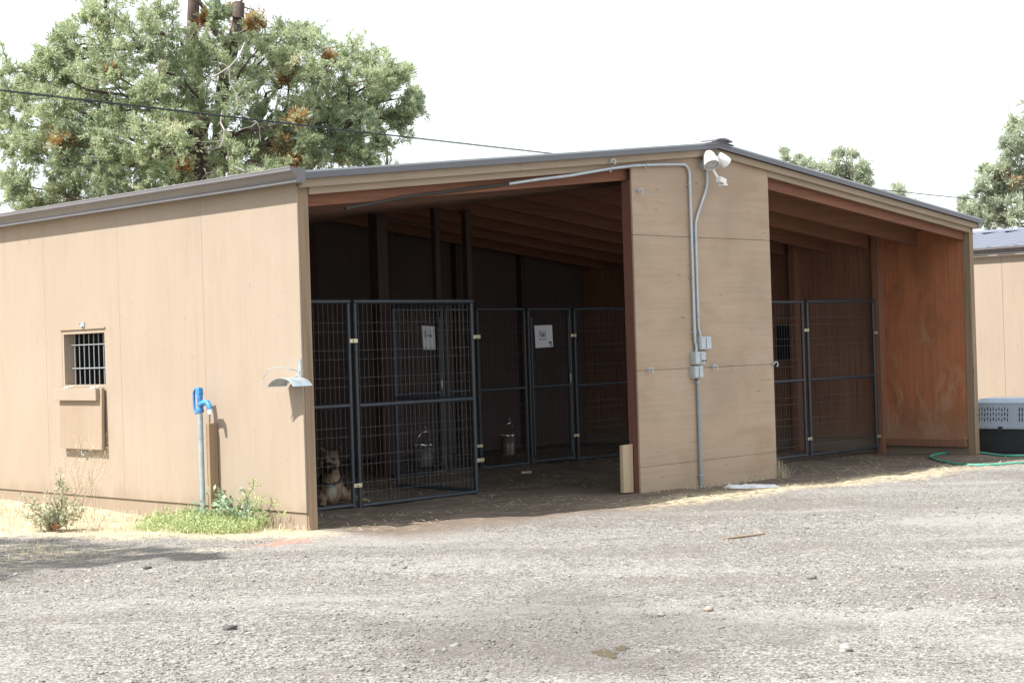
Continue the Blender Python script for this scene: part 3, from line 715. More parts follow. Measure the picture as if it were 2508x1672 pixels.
# ------------------------------------------------------------------ buckets
def bucket(c, label, r=.082, h=.215, tilt=(0, 0)):
    t = thing('bucket', label, 'bucket', c, 'steel buckets hung on the kennel panels')
    ax = Vector((tilt[0], tilt[1], 1)).normalized(); c = Vector(c)
    MB().lathe([(r*.86, 0), (r*.87, .004), (r*.93, h*.5), (r, h*.97), (r+.006, h), (r+.006, h-.008), (r-.004, h-.006), (r*.90, h*.5), (r*.84, .006), (0, .006)], c, ax, 32, True).build('pail', MAT['stainless'], t, smooth=True)
    top = c+ax*h
    pts = [top+Vector((-r*math.cos(a)*.98, .015-.05*math.sin(a), .13*math.sin(a))) for a in [math.pi*i/14 for i in range(15)]]
    MB().tube(pts, .0035, 6).build('bail', MAT['stainless'], t, smooth=True)
    for s in (-1, 1): MB().lathe([(.012, 0), (.012, .008)], top+Vector((s*(r-.002), 0, -.02)), (s, 0, 0), 10).build('bail_ear', MAT['stainless'], t)
    mb = MB().tube([pts[8]+Vector((0, .0, -.004)), pts[8]+Vector((.005, .02, .03)), pts[8]+Vector((.012, .03, .06))], .004, 6); mb.build('clip', MAT['galv'], t)
    return t
bucket((5.29, 3.19, .105), 'shiny steel bucket with a raised bail right of the front gate')
bucket((4.03, 3.17, .075), 'dull steel bucket seen through the wires of the front gate', .105, .225)

# ------------------------------------------------------------------ dog
dogm = M('dog_coat'); v = dogm.coord('Object'); X_, Y_, Z_ = dogm.xyz(v); nn = dogm.noise(v, 22, 4); n0 = dogm.noise(dogm.coord('Object', (60, 60, 14)), 1, 3)
tan = dogm.ramp(n0, [(.3, (.14, .092, .055)), (.5, (.25, .175, .11)), (.7, (.38, .285, .19))])
def sph(c, r):  # squared-ellipsoid distance mask helper in node maths: 0 at centre, 1 at radius
    d = None
    for a, cc, rr in ((X_, c[0], r[0]), (Y_, c[1], r[1]), (Z_, c[2], r[2])):
        q = (a-cc)*(1.0/rr); q = q*q
        d = q if d is None else d+q
    return d + (nn-.5)*.7
col = tan
col = dogm.mix(sph((0, -.02, .43), (.13, .16, .07)).step(1.3, .5)*.85, col, (.085, .06, .044))
col = dogm.mix(sph((0, -.04, .33), (.10, .12, .10)).step(1.2, .6)*.6, col, (.10, .07, .05))
col = dogm.mix(Y_.step(.05, .12)*Z_.step(.04, .12), col, (.045, .032, .026))
col = dogm.mix(sph((-.125, .02, .14), (.06, .12, .16)).step(1.1, .6)*.9, col, (.08, .05, .036))
col = dogm.mix(sph((0, -.16, .315), (.066, .10, .072)).step(1.2, .6), col, (.016, .013, .013))
for sx in (-1, 1): col = dogm.mix(sph((sx*.038, -.125, .395), (.022, .04, .022)).step(1.1, .5)*.85, col, (.03, .022, .018))
for sx in (-1, 1): col = dogm.mix(sph((sx*.082, -.02, .455), (.035, .05, .05)).step(1.1, .6)*.9, col, (.04, .028, .022))
col = dogm.mix(sph((.01, -.10, .11), (.04, .06, .085)).step(1.5, .1)*.8, col, (.62, .56, .48))
dogm.bump(n0, .5, .006); MAT['dog'] = dogm.set(col, .85, 0, .15)
dog = thing('dog', 'brown brindle dog with a black muzzle lying behind the front kennel panel', 'dog', (1.53, 1.60, gz(1.53)-.002))
dog.rotation_euler = (0, 0, R(-45.5))
def blob(bm, c, r, rot=None):
    mt = Matrix.Translation(c) @ (rot.to_matrix().to_4x4() if rot else Matrix.Identity(4)) @ Matrix.Diagonal((*r, 1))
    bmesh.ops.create_icosphere(bm, subdivisions=3, radius=1, matrix=mt)
def limb(bm, pts, rads, k=9):
    for i in range(len(pts)-1):
        a, b = Vector(pts[i]), Vector(pts[i+1])
        for j in range(k):
            t_ = j/(k-1); r_ = rads[i]*(1-t_)+rads[i+1]*t_; blob(bm, a.lerp(b, t_), (r_, r_, r_))
bm = bmesh.new()
blob(bm, (0, -.005, .13), (.098, .085, .135)); blob(bm, (-.02, .12, .145), (.115, .17, .135)); blob(bm, (-.07, .36, .125), (.115, .20, .12)); blob(bm, (-.11, .56, .115), (.12, .14, .11))
limb(bm, [(0, .01, .20), (0, -.01, .29), (0, -.03, .36)], [.082, .070, .066])
blob(bm, (0, -.045, .395), (.076, .085, .070)); blob(bm, (-.052, -.07, .355), (.034, .05, .045)); blob(bm, (.052, -.07, .355), (.034, .05, .045)); blob(bm, (0, -.10, .400), (.052, .04, .042))
limb(bm, [(0, -.09, .355), (0, -.165, .333), (0, -.195, .322)], [.053, .040, .033]); limb(bm, [(0, -.10, .312), (0, -.175, .297)], [.036, .024])
for sx in (-1, 1):
    limb(bm, [(sx*.050, -.02, .44), (sx*.066, -.02, .472), (sx*.084, -.03, .484), (sx*.096, -.055, .470)], [.028, .020, .014, .007], 6)
    blob(bm, (sx*.034, -.122, .413), (.018, .014, .010))
limb(bm, [(.075, .01, .11), (.115, -.01, .065), (.20, -.03, .042), (.265, -.04, .032)], [.055, .042, .028, .026]); blob(bm, (.285, -.045, .030), (.040, .028, .022))
for q in range(4): blob(bm, (.316, -.065+.014*q, .024), (.016, .008, .014))
limb(bm, [(-.075, .0, .11), (-.085, -.03, .06), (-.06, -.14, .038)], [.052, .042, .028]); blob(bm, (-.052, -.175, .030), (.030, .038, .022))
for q in range(4): blob(bm, (-.073+.014*q, -.207, .022), (.008, .016, .014))
limb(bm, [(.02, .50, .13), (.10, .38, .09), (.12, .48, .04), (.15, .36, .03)], [.09, .065, .035, .028]); limb(bm, [(-.14, .66, .09), (-.22, .72, .04), (-.26, .58, .03)], [.03, .022, .012])
me = bpy.data.meshes.new('body'); bm.to_mesh(me); bm.free(); me.materials.append(MAT['dog'])
body = bpy.data.objects.new('body', me); COL.objects.link(body); body.parent = dog
md = body.modifiers.new('remesh', 'REMESH'); md.mode = 'VOXEL'; md.voxel_size = .008; md.use_smooth_shade = True
md = body.modifiers.new('smooth', 'SMOOTH'); md.factor = .5; md.iterations = 4
def local(mb, name, mat, parent, smooth=True):
    o = mb.build(name, mat, None, smooth); o.parent = parent; return o
for sx in (-1, 1): local(MB().lathe([(0, -.009), (.006, -.007), (.009, 0), (.006, .007), (0, .009)], (sx*.036, -.126, .397), (0, -1, .1), 12, False), 'eye', MAT['eye'], dog)
local(MB().lathe([(0, -.012), (.013, -.008), (.018, 0), (.013, .008), (0, .011)], (0, -.222, .335), (0, -1, .3), 14, False), 'nose', MAT['eye'], dog)
ring = [(.094*math.cos(a), -.005+.098*math.sin(a), .226+.045*math.sin(a)) for a in [2*math.pi*i/28 for i in range(28)]]
ct = local(MB().tube(ring, .0105, 8, closed=True), 'collar', MAT['collar'], dog)
local(MB().lathe([(.014, 0), (.014, .003)], (.01, -.117, .165), (0, -1, 0), 14), 'tag', MAT['galv'], ct)

# ------------------------------------------------------------------ small things on the ground
# white bag lying in front of the panel
mb = MB(); n = 26; rings = [(1.0, .0), (.97, .010), (.8, .018), (.5, .02), (.2, .015)]
vs = []; cx, cy = 4.72, -.44
for rr, hh_ in rings:
    for k in range(n):
        q = 2*math.pi*k/n; wob = 1+.12*math.sin(3*q+1)+.07*math.sin(8*q)
        u, v_ = .24*rr*wob*math.cos(q), .105*rr*wob*math.sin(q); a = R(-62)
        vs.append((cx+u*math.cos(a)-v_*math.sin(a), cy+u*math.sin(a)+v_*math.cos(a), gh(cx, cy)+.002+hh_*(1+.5*math.sin(5*q+9*rr))))
fs = [(i*n+k, i*n+(k+1) % n, (i+1)*n+(k+1) % n, (i+1)*n+k) for i in range(4) for k in range(n)]+[tuple(4*n+k for k in range(n))]
tag(mb.add(vs, fs).build('plastic_bag', MAT['bag'], None, smooth=True), 'flattened white plastic bag on the straw in front of the plywood panel', 'plastic bag')
mb = MB().beam((1.30, -2.72, gh(1.3, -2.72)+.006), (1.66, -2.80, gh(1.66, -2.8)+.006), .02, .010)
tag(mb.build('stick', MAT['grey_post'], None), 'flat brown wooden stick lying on the open gravel', 'stick')
mb = MB().tube([(4.66, 2.39, -.02), (4.71, 2.37, -.018), (4.77, 2.36, -.02)], .02, 8, [.018, .012, .02]); tag(mb.build('chew', MAT['bone'], None, smooth=True), 'small pale chew lying on the dirt near the gate end', 'chew')
# hose
hp = [(9.05, .235), (9.40, .372), (9.70, .36), (9.84, .27), (9.78, -.02), (9.60, -.34), (9.72, -.55), (10.2, -.66), (11.2, -.8)]
hq = [(8.66, -.10), (8.32, -.49), (8.16, -.76), (8.27, -.985), (8.675, -1.088), (9.15, -1.13), (10.2, -1.2), (11.4, -1.1)]
ctrl = [Vector((a, b, gh(a, b)+.013)) for a, b in hp[::-1]+[(8.88, .10)]+hq]
pts = []
for i in range(len(ctrl)-1):
    p0, p1, p2, p3 = ctrl[max(i-1, 0)], ctrl[i], ctrl[i+1], ctrl[min(i+2, len(ctrl)-1)]
    for k in range(8):
        t_ = k/8; pts.append(.5*((2*p1)+(p2-p0)*t_+(2*p0-5*p1+4*p2-p3)*t_**2+(3*p1-p0-3*p2+p3)*t_**3))
pts.append(ctrl[-1])
tag(MB().tube(pts, .0145, 10).build('garden_hose', MAT['hose'], None, smooth=True), 'green garden hose looped on the ground by the right corner post', 'hose')

# dog crate beyond the corner post: long slotted side faces the camera
crate = thing('pet_crate', 'large plastic pet crate with grey slotted top and black bottom', 'pet crate', (10.5, -.2, gz(10.5)))
cx0, cx1, cy0, cy1 = 10.17, 10.80, -.82, .36; cz = gz(10.5); zm_, zt_ = cz+.345, cz+.665
def shell(zz0, zz1, in0, in1, nm, mat):
    mb = MB(); r_ = .07
    def rr(ins, z_):
        o = []
        for (qx, qy, a0) in ((cx1-ins-r_, cy1-ins-r_, 0), (cx0+ins+r_, cy1-ins-r_, 90), (cx0+ins+r_, cy0+ins+r_, 180), (cx1-ins-r_, cy0+ins+r_, 270)):
            for k in range(5): a = R(a0+22.5*k); o.append((qx+r_*math.cos(a), qy+r_*math.sin(a), z_))
        return o
    a = rr(in0, zz0); b = rr(in1, zz1); n = len(a)
    mb.add(a+b, [(i, (i+1) % n, n+(i+1) % n, n+i) for i in range(n)]); return mb, n, a, b
mb, n, a, b = shell(cz, zm_-.02, .035, .012, '', None); mb.f.append(tuple(range(n))); mb.build('bottom_shell', MAT['crate_bot'], crate, smooth=True)
mb, n, a, b = shell(cz+.05, cz+.062, .018, .018, '', None); mb.build('base_ridge', MAT['crate_bot'], crate)
mb, n, a, b = shell(zm_-.028, zm_+.005, -.008, -.008, '', None); mb.f += [tuple(range(n)), tuple(range(n, 2*n))]; mb.build('rim', MAT['crate_top'], crate)
# top shell: the camera side is a sheet with real slots, the rest a shell
mb, n, a, b = shell(zm_+.005, zt_-.05, .012, .03, '', None)
mb.f = [f_ for f_ in mb.f if not all(mb.v[i][0] < cx0+.05 and cy0+.06 < mb.v[i][1] < cy1-.06 for i in f_)]
a2 = b; r0 = len(mb.v)-n
m2, n2_, a3, b3 = shell(zt_-.05, zt_, .03, .085, '', None); mb.add(m2.v, m2.f); mb.f.append(tuple(len(mb.v)-n+k for k in range(n)))
def side_sheet(mb):
    ya, yb, za, zb = cy0+.08, cy1-.08, zm_+.005, zt_-.05
    holes = []
    for c_ in range(11):
        for r_ in range(3):
            y_ = .235-c_*.036; z_ = zm_+.055+r_*.058+(.012 if c_ % 2 else 0); holes.append((y_-.009, y_+.003, z_, z_+.040))
    for c_ in range(9):
        for r_ in range(3):
            y_ = -.27-c_*.036; z_ = zm_+.055+r_*.058; holes.append((y_-.012, y_+.003, z_, z_+.048))
    ys = sorted({ya, yb}|{h[0] for h in holes}|{h[1] for h in holes}); zs = sorted({za, zb}|{h[2] for h in holes}|{h[3] for h in holes})
    X = lambda z_: cx0+.012+.018*(z_-za)/(zb-za)
    for i in range(len(ys)-1):
        for j in range(len(zs)-1):
            ym, zm2 = (ys[i]+ys[i+1])/2, (zs[j]+zs[j+1])/2
            if any(h[0] < ym < h[1] and h[2] < zm2 < h[3] for h in holes): continue
            mb.add([(X(zs[j]), ys[i], zs[j]), (X(zs[j]), ys[i+1], zs[j]), (X(zs[j+1]), ys[i+1], zs[j+1]), (X(zs[j+1]), ys[i], zs[j+1])], [(0, 1, 2, 3)])
side_sheet(mb); mb.build('top_shell', MAT['crate_top'], crate)
mb, n, a, b = shell(zt_-.06, zt_-.045, .022, .024, '', None); mb.build('top_ridge', MAT['crate_top'], crate)
for yy in (-.55, -.05): MB().box(cx0-.022, yy-.025, zm_-.055, cx0-.009, yy+.025, zm_+.0).build('clip', MAT['crate_bot'], crate)

# ------------------------------------------------------------------ neighbouring shed
nb = thing('neighbour_shed', 'second tan shed with a blue grey ribbed roof beyond the right corner', 'shed', (15.35, 1.0, -.2))
NX, NY0, NY1 = 15.35, -1.0, 12.0
mb = MB()
for k in range(11): mb.box(NX, NY0+k*PW+.002, .1, NX+.02, min(NY1, NY0+(k+1)*PW-.002), 2.44)
mb.build('side_siding', MAT['siding'], nb)
MB().box(NX+.012, NY0, -.4, NX+.05, NY1, .098).build('skirt_board', MAT['siding'], nb)
for yy in (NY0+.05, NY1-.05): MB().prism([(NX+.022, -.4), (NX+9.7, -.4), (NX+9.7, 2.44), (NX+4.87, 2.98), (NX+.022, 2.44)], lambda u, v, t: (u, t, v), yy-.02, yy+.02).build('end_wall', MAT['siding'], nb)
gutter(NX-.012, -1, NY0-.1, NY1+.1, 2.545, nb)
for s in (0, 1):
    xa, xb = (NX-.07, NX+4.87) if s == 0 else (NX+9.81, NX+4.87)
    za, zb = 2.535, 3.09; mb = MB(); prof = []
    nr = 30; pt = (NY1-NY0+.3)/nr
    for i in range(nr):
        y0 = NY0-.15+i*pt; prof += [(y0, 0), (y0+pt*.6, 0), (y0+pt*.7, .03), (y0+pt*.88, .03)]
        prof += [(y0+pt*.97, 0)]
    n = len(prof); vs = [(xa, q, za+h) for q, h in prof]+[(xb, q, zb+h) for q, h in prof]+[(xa, q, za+h-.006) for q, h in prof]+[(xb, q, zb+h-.006) for q, h in prof]
    fs = [(i, i+1, n+i+1, n+i) for i in range(n-1)]+[(2*n+i+1, 2*n+i, 3*n+i, 3*n+i+1) for i in range(n-1)]+[(i+1, i, 2*n+i, 2*n+i+1) for i in range(n-1)]
    mb.add(vs, fs).build('roof_sheet', MAT['roofblue'], nb)
MB().prism([(NX+4.62, 3.09), (NX+4.87, 3.14), (NX+5.12, 3.09), (NX+5.12, 3.10), (NX+4.87, 3.155), (NX+4.62, 3.10)], lambda u, v, t: (u, t, v), NY0-.15, NY1+.15).build('ridge_cap', MAT['roofblue'], nb)

# ------------------------------------------------------------------ overhead cable
def cable(p0, p1, sag, r, label, thin=None):
    p0, p1 = Vector(p0), Vector(p1); pts = []
    for i in range(41):
        t_ = i/40; p = p0.lerp(p1, t_); p.z -= 4*sag*t_*(1-t_); pts.append(p)
    t = thing('power_cable', label, 'cable', p0)
    MB().tube(pts, r, 6).build('line', MAT['cable'], t)
    if thin:
        q = [p+Vector((math.sin(i*1.7)*.012, math.cos(i*1.7)*.009, -.012)) for i, p in enumerate(pts)]
        MB().tube(q, r*.6, 6).build('line', MAT['cable'], t)
A_ = at(-260, 190, 15.2); B_ = at(3300, 555, 110); cable(A_, B_,   .35, .0075, 'dark overhead cable crossing in front of the big juniper and behind the roof', True)
def pole(p, h, label):
    t = thing('utility_pole', label, 'pole', (p.x, p.y, gz(p.x)))
    MB().tube([(p.x, p.y, gz(p.x)-.3), (p.x, p.y, h)], .12, 12, [.14, .10]).build('mast', MAT['bark'], t, smooth=True)
pole(A_, A_.z+.6, 'utility pole beyond the left edge that carries the cable'); pole(B_, B_.z+.6, 'far utility pole beyond the right edge that carries the cable')

# ------------------------------------------------------------------ foliage
def leaf_cloud(cs, rs, n, ln, wd, up=.5, tone=None, shell=.55, sub=12, subr=.42, dens=0):
    """leaf sized kites in sprays round many centres; returns verts, faces, tint"""
    VV = []; TT = []
    n0 = n
    for i, (c, r) in enumerate(zip(cs, rs)):
        c = np.array(c); k = max(5, int(sub)); n = int(n0*(r/dens)**1.7)+40 if dens else n0
        d = rng.normal(size=(k, 3)); d /= np.linalg.norm(d, axis=1)[:, None]
        sc_ = d*(r*rng.uniform(shell, 1.12, k))[:, None]*np.array([1, 1, .85]); m_ = n//k
        st = rng.uniform(-.12, .12, k)
        p = np.repeat(sc_, m_, 0)+rng.normal(size=(k*m_, 3))*r*subr*.55
        out = np.repeat(d, m_, 0)*.8+rng.normal(size=(k*m_, 3))*.55+np.array([0, 0, up]); out /= np.linalg.norm(out, axis=1)[:, None]
        sd = np.cross(out, rng.normal(size=(k*m_, 3))); sd /= np.linalg.norm(sd, axis=1)[:, None]
        L = ln*rng.uniform(.6, 1.4, k*m_)[:, None]; W_ = wd*rng.uniform(.7, 1.3, k*m_)[:, None]
        p = p+c
        VV.append(np.stack([p, p+out*L*.45+sd*W_, p+out*L, p+out*L*.45-sd*W_], 1))
        tn = (.4 if tone is None else tone[i])
        TT.append(np.clip(tn+np.repeat(st, m_)+rng.normal(size=k*m_)*.12, 0, .84 if tn < .85 else 1))
    V = np.concatenate(VV).reshape(-1, 3); F = np.arange(len(V)).reshape(-1, 4)
    return V, F, np.concatenate(TT)
def spray_cloud(cs, rs, axis, tones, twigs, leaves, ln, wd, sleeve):
    """feathery sprays: curved twigs leaving each centre outward, leaves in a thin sleeve along each twig"""
    VV = []; TT = []; tw = []
    for c, r, ax, tn in zip(cs, rs, axis, tones):
        c = np.array(c); o = c-np.array(ax); o = o/(np.linalg.norm(o)+1e-6); k = twigs
        p0 = c+rng.normal(size=(k, 3))*r*.30-o*r*.25
        d = o*.55+rng.normal(size=(k, 3))*.62+np.array([0, 0, .16]); d /= np.linalg.norm(d, axis=1)[:, None]
        L = r*rng.uniform(.7, 1.75, k); drop = rng.uniform(-.12, .34, k); st = rng.normal(size=k)*.13
        t = rng.uniform(.05, 1, (k, leaves))
        P = p0[:, None]+d[:, None]*(L[:, None]*t)[:, :, None]; P[:, :, 2] -= (drop[:, None]*L[:, None]*t*t)
        # side twigs: push leaves sideways in alternating tufts
        ph = rng.normal(size=(k, 7, 3)); idx = np.minimum((t*7).astype(int), 6)
        side = np.take_along_axis(ph, idx[:, :, None].repeat(3, 2), 1); frac = rng.uniform(0, 1, (k, leaves))[:, :, None]
        P = P+side*frac*(sleeve*(1.15-.7*t))[:, :, None]+rng.normal(size=P.shape)*sleeve*.22
        out = d[:, None]*.75+side*.45+rng.normal(size=P.shape)*.38+np.array([0, 0, .18]); out /= np.linalg.norm(out, axis=2)[:, :, None]
        P = P.reshape(-1, 3); out = out.reshape(-1, 3); n = len(P)
        sd = np.cross(out, rng.normal(size=(n, 3))); sd /= np.linalg.norm(sd, axis=1)[:, None]
        l_ = ln*rng.uniform(.6, 1.4, n)[:, None]; w_ = wd*rng.uniform(.7, 1.3, n)[:, None]
        VV.append(np.stack([P, P+out*l_*.45+sd*w_, P+out*l_, P+out*l_*.45-sd*w_], 1))
        TT.append(np.clip(tn+np.repeat(st, leaves)+rng.normal(size=n)*.10, 0, .83 if tn < .85 else 1))
        tw += [(p0[i], p0[i]+d[i]*L[i]*.5-np.array([0, 0, drop[i]*L[i]*.25]), p0[i]+d[i]*L[i]*.92-np.array([0, 0, drop[i]*L[i]*.85])) for i in range(k)]
    V = np.concatenate(VV).reshape(-1, 3); return V, np.arange(len(V)).reshape(-1, 4), np.concatenate(TT), tw
def branch(mb, a, b, r0, r1, wig=.06, n=6):
    a, b = Vector(a), Vector(b); L = (b-a).length; pts = []; 
    for i in range(n+1):
        t_ = i/n; p = a.lerp(b, t_); k = math.sin(math.pi*t_)
        pts.append(p+Vector((random.uniform(-1, 1), random.uniform(-1, 1), random.uniform(-.6, 1)))*L*wig*k)
    mb.tube(pts, r0, 7, [r0+(r1-r0)*i/n for i in range(n+1)]); return pts
def juniper(name, label, d0, lobes, trunks, n, ln, wd, mat, wdepth, group=None, fill=0, dead=(), dens=0, limbs=.6):
    """crown planned as lobes (px, py, radius px, tone); every lobe gets its own distance within the crown"""
    base = at(trunks[0][0][0], 900, d0); base.z = gz(base.x)
    t = thing(name, label, 'tree', base, group)
    S = FPX/d0; mb = MB(); path = []
    for tr in trunks:
        pts = [at(px, py, d0+dd) for px, py, rr, dd in tr]; q = pts[0].copy(); q.z = gz(q.x)-.2
        if tr[0][1] > 350: pts = [q]+pts; rads = [tr[0][2]/S*1.15]+[a[2]/S for a in tr]
        else: rads = [a[2]/S for a in tr]
        fine = []; fr = []
        for i in range(len(pts)-1):
            for k in range(4): fine.append(pts[i].lerp(pts[i+1], k/4)+Vector((random.uniform(-.03, .03),)*3)); fr.append(rads[i]+(rads[i+1]-rads[i])*k/4)
        fine.append(pts[-1]); fr.append(rads[-1]); mb.tube(fine, .1, 10, fr); path += fine
    mb.build('trunk', MAT['bark'], t, smooth=True)
    cs, rs, tn, axs = [], [], [], []; lb = MB()
    xs = [l[0] for l in lobes]; xc = sum(xs)/len(xs); xr = (max(xs)-min(xs))/2+1
    for (px, py, r, tone) in lobes:
        wlim = wdepth*math.sqrt(max(.1, 1-((px-xc)/xr)**2))
        c = at(px+random.uniform(-8, 8), py+random.uniform(-8, 8), d0+random.uniform(-wlim, wlim*.25))
        cs.append(c); rs.append(r/S*(.36 if tone > .86 else 1)); tn.append(tone)
        axs.append(min(path, key=lambda p: (p-(c-Vector((0, 0, .3)))).length))
        if random.random() < limbs:
            j = min(path, key=lambda p: (p-(c-Vector((0, 0, .5)))).length+abs(min(0, c.z-p.z))*2)
            branch(lb, j, c, .03*min(1.6, (c-j).length), .008, .07)
    if dead:
        for poly in dead:
            db = MB(); p_ = [at(px, py, d0+dd) for px, py, dd in poly]; db.tube(p_, .014, 5, [.016-.010*i/len(p_) for i in range(len(p_))])
            for k in range(1, len(p_)):
                for _ in range(2): branch(db, p_[k], p_[k]+Vector((random.uniform(-.35, .35), random.uniform(-.2, .2), random.uniform(-.35, .1))), .006, .003, .1, 3)
            db.build('dead_branch', MAT['deadwood'], t)
    V, F, T, tw = spray_cloud(cs, rs, axs, tn, fill, n, ln, wd, dens)
    for a_, b_, c_ in tw[::2]: lb.tube([a_, b_, c_], .006, 4, [.009, .006, .003])
    lb.build('limbs', MAT['bark'], t, smooth=True)
    big_mesh('crown', V, F, mat, t, T); return t
L = []
def lob(s, tone=.45):
    for q in s.split():
        a = q.split(','); L.append((float(a[0]), float(a[1]), float(a[2]), tone if len(a) < 4 else float(a[3])))
lob('230,-60,60 300,-90,70 390,-70,70 480,-90,70 560,-80,60 640,-60,45 330,-190,80 430,-210,90 520,-180,70 420,-320,80 480,-300,60 410,-420,60', .45)
lob('225,25,45 270,55,50 300,100,55 345,40,55 250,130,42 400,15,45 455,85,55 395,95,50 520,30,40,.3 560,90,42 610,90,40 640,120,42 505,110,38 360,140,52,.3 440,140,46,.3 210,45,30', .5)
lob('165,75,24 150,100,26 185,120,36 215,160,38 160,160,26 115,140,26 105,150,20 145,185,28 200,205,38,.35 265,190,42,.4 315,170,36,.25', .5)
lob('15,175,36 50,205,38 95,205,36 60,250,42 15,250,40 120,240,40 165,265,40 30,310,40 100,290,46 150,310,44 205,245,34 70,340,34 20,355,28 215,300,38,.3 5,290,36', .52)
lob('480,190,52 540,170,46 420,190,48,.3 380,215,48 600,180,50 650,200,46 690,190,44 570,235,44 490,250,46 430,250,46 340,235,50 300,270,46 260,250,36 370,290,50 440,300,40 620,260,46 540,300,36,.3 500,140,40', .5)
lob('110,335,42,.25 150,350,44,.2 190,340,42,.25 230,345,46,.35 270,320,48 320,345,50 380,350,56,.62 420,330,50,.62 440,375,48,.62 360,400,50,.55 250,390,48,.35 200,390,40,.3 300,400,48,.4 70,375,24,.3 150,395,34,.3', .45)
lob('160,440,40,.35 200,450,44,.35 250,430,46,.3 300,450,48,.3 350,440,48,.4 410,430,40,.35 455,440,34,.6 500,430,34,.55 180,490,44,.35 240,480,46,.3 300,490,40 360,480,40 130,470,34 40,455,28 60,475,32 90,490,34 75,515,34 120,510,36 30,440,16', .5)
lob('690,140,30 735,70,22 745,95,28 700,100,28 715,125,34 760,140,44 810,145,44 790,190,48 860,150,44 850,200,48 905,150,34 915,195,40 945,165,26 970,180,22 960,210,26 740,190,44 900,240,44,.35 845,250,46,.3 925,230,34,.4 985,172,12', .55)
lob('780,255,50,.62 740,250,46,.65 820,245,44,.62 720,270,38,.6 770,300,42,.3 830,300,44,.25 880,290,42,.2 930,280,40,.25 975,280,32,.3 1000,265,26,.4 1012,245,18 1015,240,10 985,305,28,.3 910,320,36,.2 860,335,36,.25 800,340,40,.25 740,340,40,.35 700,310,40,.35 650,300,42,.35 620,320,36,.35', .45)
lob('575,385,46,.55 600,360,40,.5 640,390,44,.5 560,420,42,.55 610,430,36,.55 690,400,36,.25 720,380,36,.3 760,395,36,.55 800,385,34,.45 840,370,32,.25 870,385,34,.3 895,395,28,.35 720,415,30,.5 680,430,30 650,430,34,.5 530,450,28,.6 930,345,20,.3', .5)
L += [(695,160,20,.97),(700,175,16,.98),(705,190,12,.95),(690,145,18,.9),(800,150,10,.95),(725,290,12,.93),(810,290,10,.95),(690,360,12,.93),(130,320,18,.9),(150,345,14,.93),(620,50,18,.92),(560,25,14,.92),(510,50,12,.92),(160,350,12,.95),(330,390,10,.93),(290,400,12,.92),(710,400,14,.93),(840,380,10,.95),(270,180,8,.95),(460,300,10,.95),(5,245,12,.9),(630,60,16,.88),(455,410,14,.9)]
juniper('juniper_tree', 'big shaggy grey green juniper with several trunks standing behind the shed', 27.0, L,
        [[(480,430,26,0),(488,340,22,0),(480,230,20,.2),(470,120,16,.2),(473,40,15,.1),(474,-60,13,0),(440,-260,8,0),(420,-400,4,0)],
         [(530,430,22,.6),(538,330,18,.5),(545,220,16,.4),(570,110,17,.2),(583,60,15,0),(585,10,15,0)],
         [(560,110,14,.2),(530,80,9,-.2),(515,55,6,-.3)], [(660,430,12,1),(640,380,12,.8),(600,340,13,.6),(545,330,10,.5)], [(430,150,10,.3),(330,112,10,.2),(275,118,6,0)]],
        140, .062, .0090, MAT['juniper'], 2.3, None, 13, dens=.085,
        dead=[[(600,105,-2),(585,140,-2.1),(562,165,-2.2),(563,200,-2.2),(580,235,-2.2),(582,262,-2.2)], [(562,165,-2.2),(530,185,-2.2),(512,190,-2.2)], [(545,270,-2),(540,300,-2),(550,320,-2.1),(545,345,-2.1),(538,362,-2.1)],
              [(583,265,-2),(600,285,-2),(630,300,-2)], [(440,190,-2),(420,200,-2.1)], [(500,412,-2),(505,425,-2),(525,420,-2),(545,440,-2.1)], [(590,15,0),(620,25,0),(650,60,-.1)], [(575,408,-2.3),(600,420,-2.3)], [(510,70,-.3),(495,72,-.4),(480,72,-.5)]])
L = []; lob('2478,300,10 2490,320,14 2475,312,9 2500,310,14 2460,350,12 2475,355,16 2490,345,16 2452,346,8 2520,340,24 2500,375,20 2475,385,14 2460,395,10 2490,400,20 2425,410,8 2410,420,12 2430,425,16 2450,420,14 2470,425,18 2495,430,20 2405,445,14 2425,450,14 2450,450,18 2480,455,20 2510,440,24 2400,470,12 2420,480,16 2445,480,16 2470,480,18 2500,480,20 2360,488,10 2365,505,10 2358,515,8 2385,510,14 2405,505,14 2430,510,18 2460,510,18 2490,510,20 2375,525,10 2400,535,16 2430,540,18 2460,540,18 2490,540,18 2420,550,14 2520,520,26 2540,400,40 2560,460,50 2545,300,30 2550,250,24 2600,350,60 2600,480,70 2640,420,50 2560,540,40', .5)
L += [(2455,432,6,.95),(2505,430,8,.95),(2490,448,6,.92)]
juniper('juniper_tree', 'ragged juniper rising behind the neighbouring shed at the right edge', 42.0, L, [[(2560,560,16,0),(2545,450,12,0),(2550,350,9,0),(2550,260,5,0)]], 70, .10, .014, MAT['juniper_far'], 1.2, 'junipers beyond the roof', 9, dens=.09, limbs=.8)
